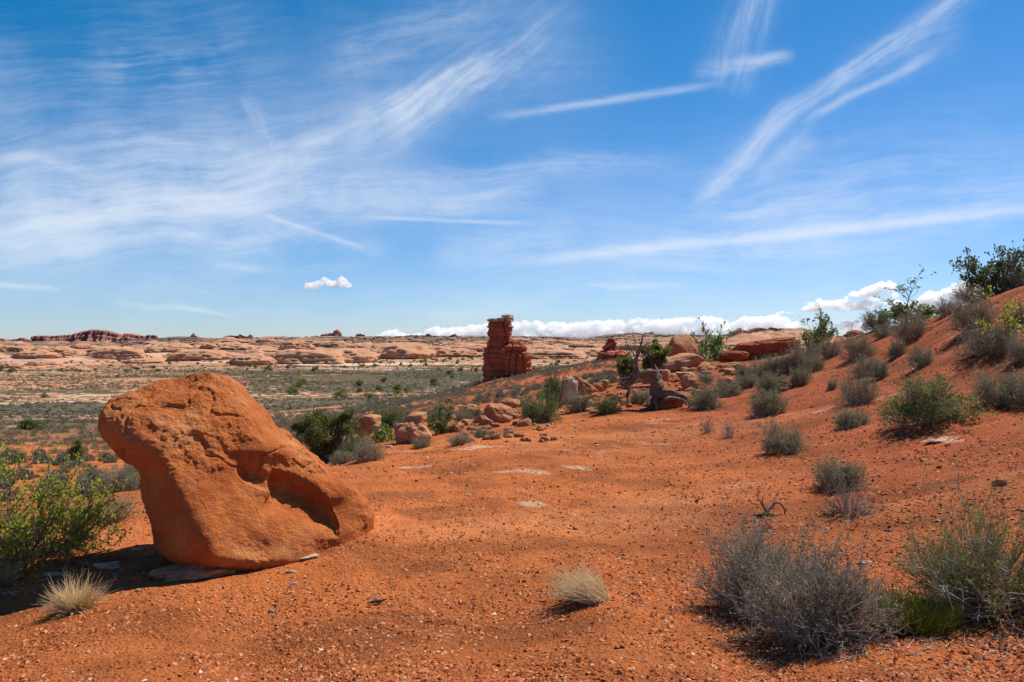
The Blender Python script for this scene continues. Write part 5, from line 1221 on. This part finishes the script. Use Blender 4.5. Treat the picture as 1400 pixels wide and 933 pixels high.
# ------------------------------------------------------------------ cumulus over the far rim
def cloud_mat():
    m, n, b, out = mat('cloud'); n.n.remove(b)
    v = n.new('ShaderNodeVolumeScatter'); v.inputs['Color'].default_value = (.995, .995, .995, 1); v.inputs['Density'].default_value = .0075; v.inputs['Anisotropy'].default_value = .45
    n.l.new(v.outputs[0], out.inputs['Volume']); return m
S.cycles.max_bounces = 16; S.cycles.volume_bounces = 14
M_cloud = cloud_mat()
YC = 26000.
def cloud(label, prof, base, seed, n, name='cumulus_cloud', rmin=2.5, rmax=7., group=None):
    """prof = (px, top py); base = py of the flat underside"""
    g = np.random.default_rng(seed); x0, x1 = prof[0][0], prof[-1][0]; U, Fc = ICO[4]; parts = []
    k = YC / F
    for _ in range(n):
        px = g.uniform(x0, x1); top = np.interp(px, [a for a, b in prof], [b for a, b in prof]); hgt = max(base - top, 1.)
        r = min(g.uniform(rmin, rmax), hgt * .62 + .8); py = top + r + (max(hgt - 1.7 * r, 0)) * g.random() ** 1.6
        V = U * np.array([1.25, 1.1, .9]) * r; nn = U * r * .35
        q = V + np.array([px, 0, py]) * 1.0
        V = V * (1 + .34 * fbm(q * .42 + seed, 4) + .14 * fbm(q * 1.7 + seed, 2))[:, None]
        V[:, 2] = np.maximum(V[:, 2], -(base - py) + .25 * perlin(q * .8)); V = V + np.array([px, g.normal() * 5, 0]) + np.array([0, 0, -py])
        parts.append((np.stack([(V[:, 0] - CX) * k, YC + V[:, 1] * k, EYE + (V[:, 2] + HY) * k], 1), Fc))
    v, f = merge(parts); c = v.mean(0); o = mk(name, v - c, f, M_cloud, smooth=True, loc=c)
    md = o.modifiers.new('fuse', 'REMESH'); md.mode = 'VOXEL'; md.voxel_size = 20; md.use_smooth_shade = True
    me = bpy.data.meshes.new_from_object(o.evaluated_get(bpy.context.evaluated_depsgraph_get())); o.modifiers.clear()
    q = np.zeros(len(me.vertices) * 3); me.vertices.foreach_get('co', q); q = q.reshape(-1, 3); nn = np.zeros_like(q).ravel(); me.vertices.foreach_get('normal', nn); nn = nn.reshape(-1, 3)
    q = q + nn * ((fbm(q / 190 + seed, 4) * 110 + fbm(q / 60, 3) * 40)[:, None]); me.vertices.foreach_set('co', q.astype(np.float32).ravel()); me.update()
    me.materials.clear(); me.materials.append(M_cloud); o.data = me
    return tag(o, label, 'cloud', group)
cloud('small lone white puff of cloud high over the left plain', [(416, 392), (422, 387), (432, 382), (442, 380), (452, 380), (462, 378), (470, 375), (474, 378), (478, 388)], 395, 1, 34, rmin=1.6, rmax=5)
cloud('long white cloud bank lying behind the far rim and tower', [(520, 458), (530, 452), (540, 449), (552, 456), (578, 456), (585, 449), (596, 445), (610, 447), (630, 445), (660, 441), (690, 440), (720, 437), (740, 438), (770, 439), (790, 440), (815, 437), (843, 436), (850, 438), (880, 433), (900, 436), (930, 434), (960, 431), (990, 434), (1010, 433), (1040, 432), (1062, 429), (1075, 432), (1088, 436), (1094, 446)], 470, 2, 620, name='cloud_bank', rmin=2.5, rmax=6.5)
cloud('flat little white cloud just above the long bank at right', [(1062, 427), (1072, 424), (1084, 427)], 429, 3, 10, rmin=1., rmax=2.4)
cloud('white cloud low between the two leafy ridge shrubs', [(1096, 422), (1104, 418), (1116, 409), (1124, 407), (1134, 411), (1146, 409), (1158, 406), (1161, 420)], 426, 4, 40, rmin=2, rmax=6)
cloud('white cloud with a domed top left of the tall leafy shrub', [(1160, 404), (1166, 399), (1178, 397), (1190, 389), (1204, 383), (1214, 382), (1222, 392), (1226, 404)], 406, 5, 40, rmin=2, rmax=7)
cloud('wide flat cloud under the domed cloud at the leafy shrub', [(1162, 418), (1175, 412), (1195, 404), (1215, 404), (1230, 410), (1240, 420)], 424, 6, 40, rmin=2, rmax=6)
cloud('cloud lying on the skyline between ridge shrubs', [(1140, 445), (1150, 438), (1165, 437), (1185, 434), (1200, 440), (1210, 446)], 452, 7, 40, rmin=2, rmax=6)
cloud('large white cloud rising behind the right ridge', [(1240, 420), (1262, 404), (1280, 393), (1300, 386), (1320, 381), (1340, 377), (1352, 382), (1362, 395)], 440, 8, 90, rmin=3, rmax=9)
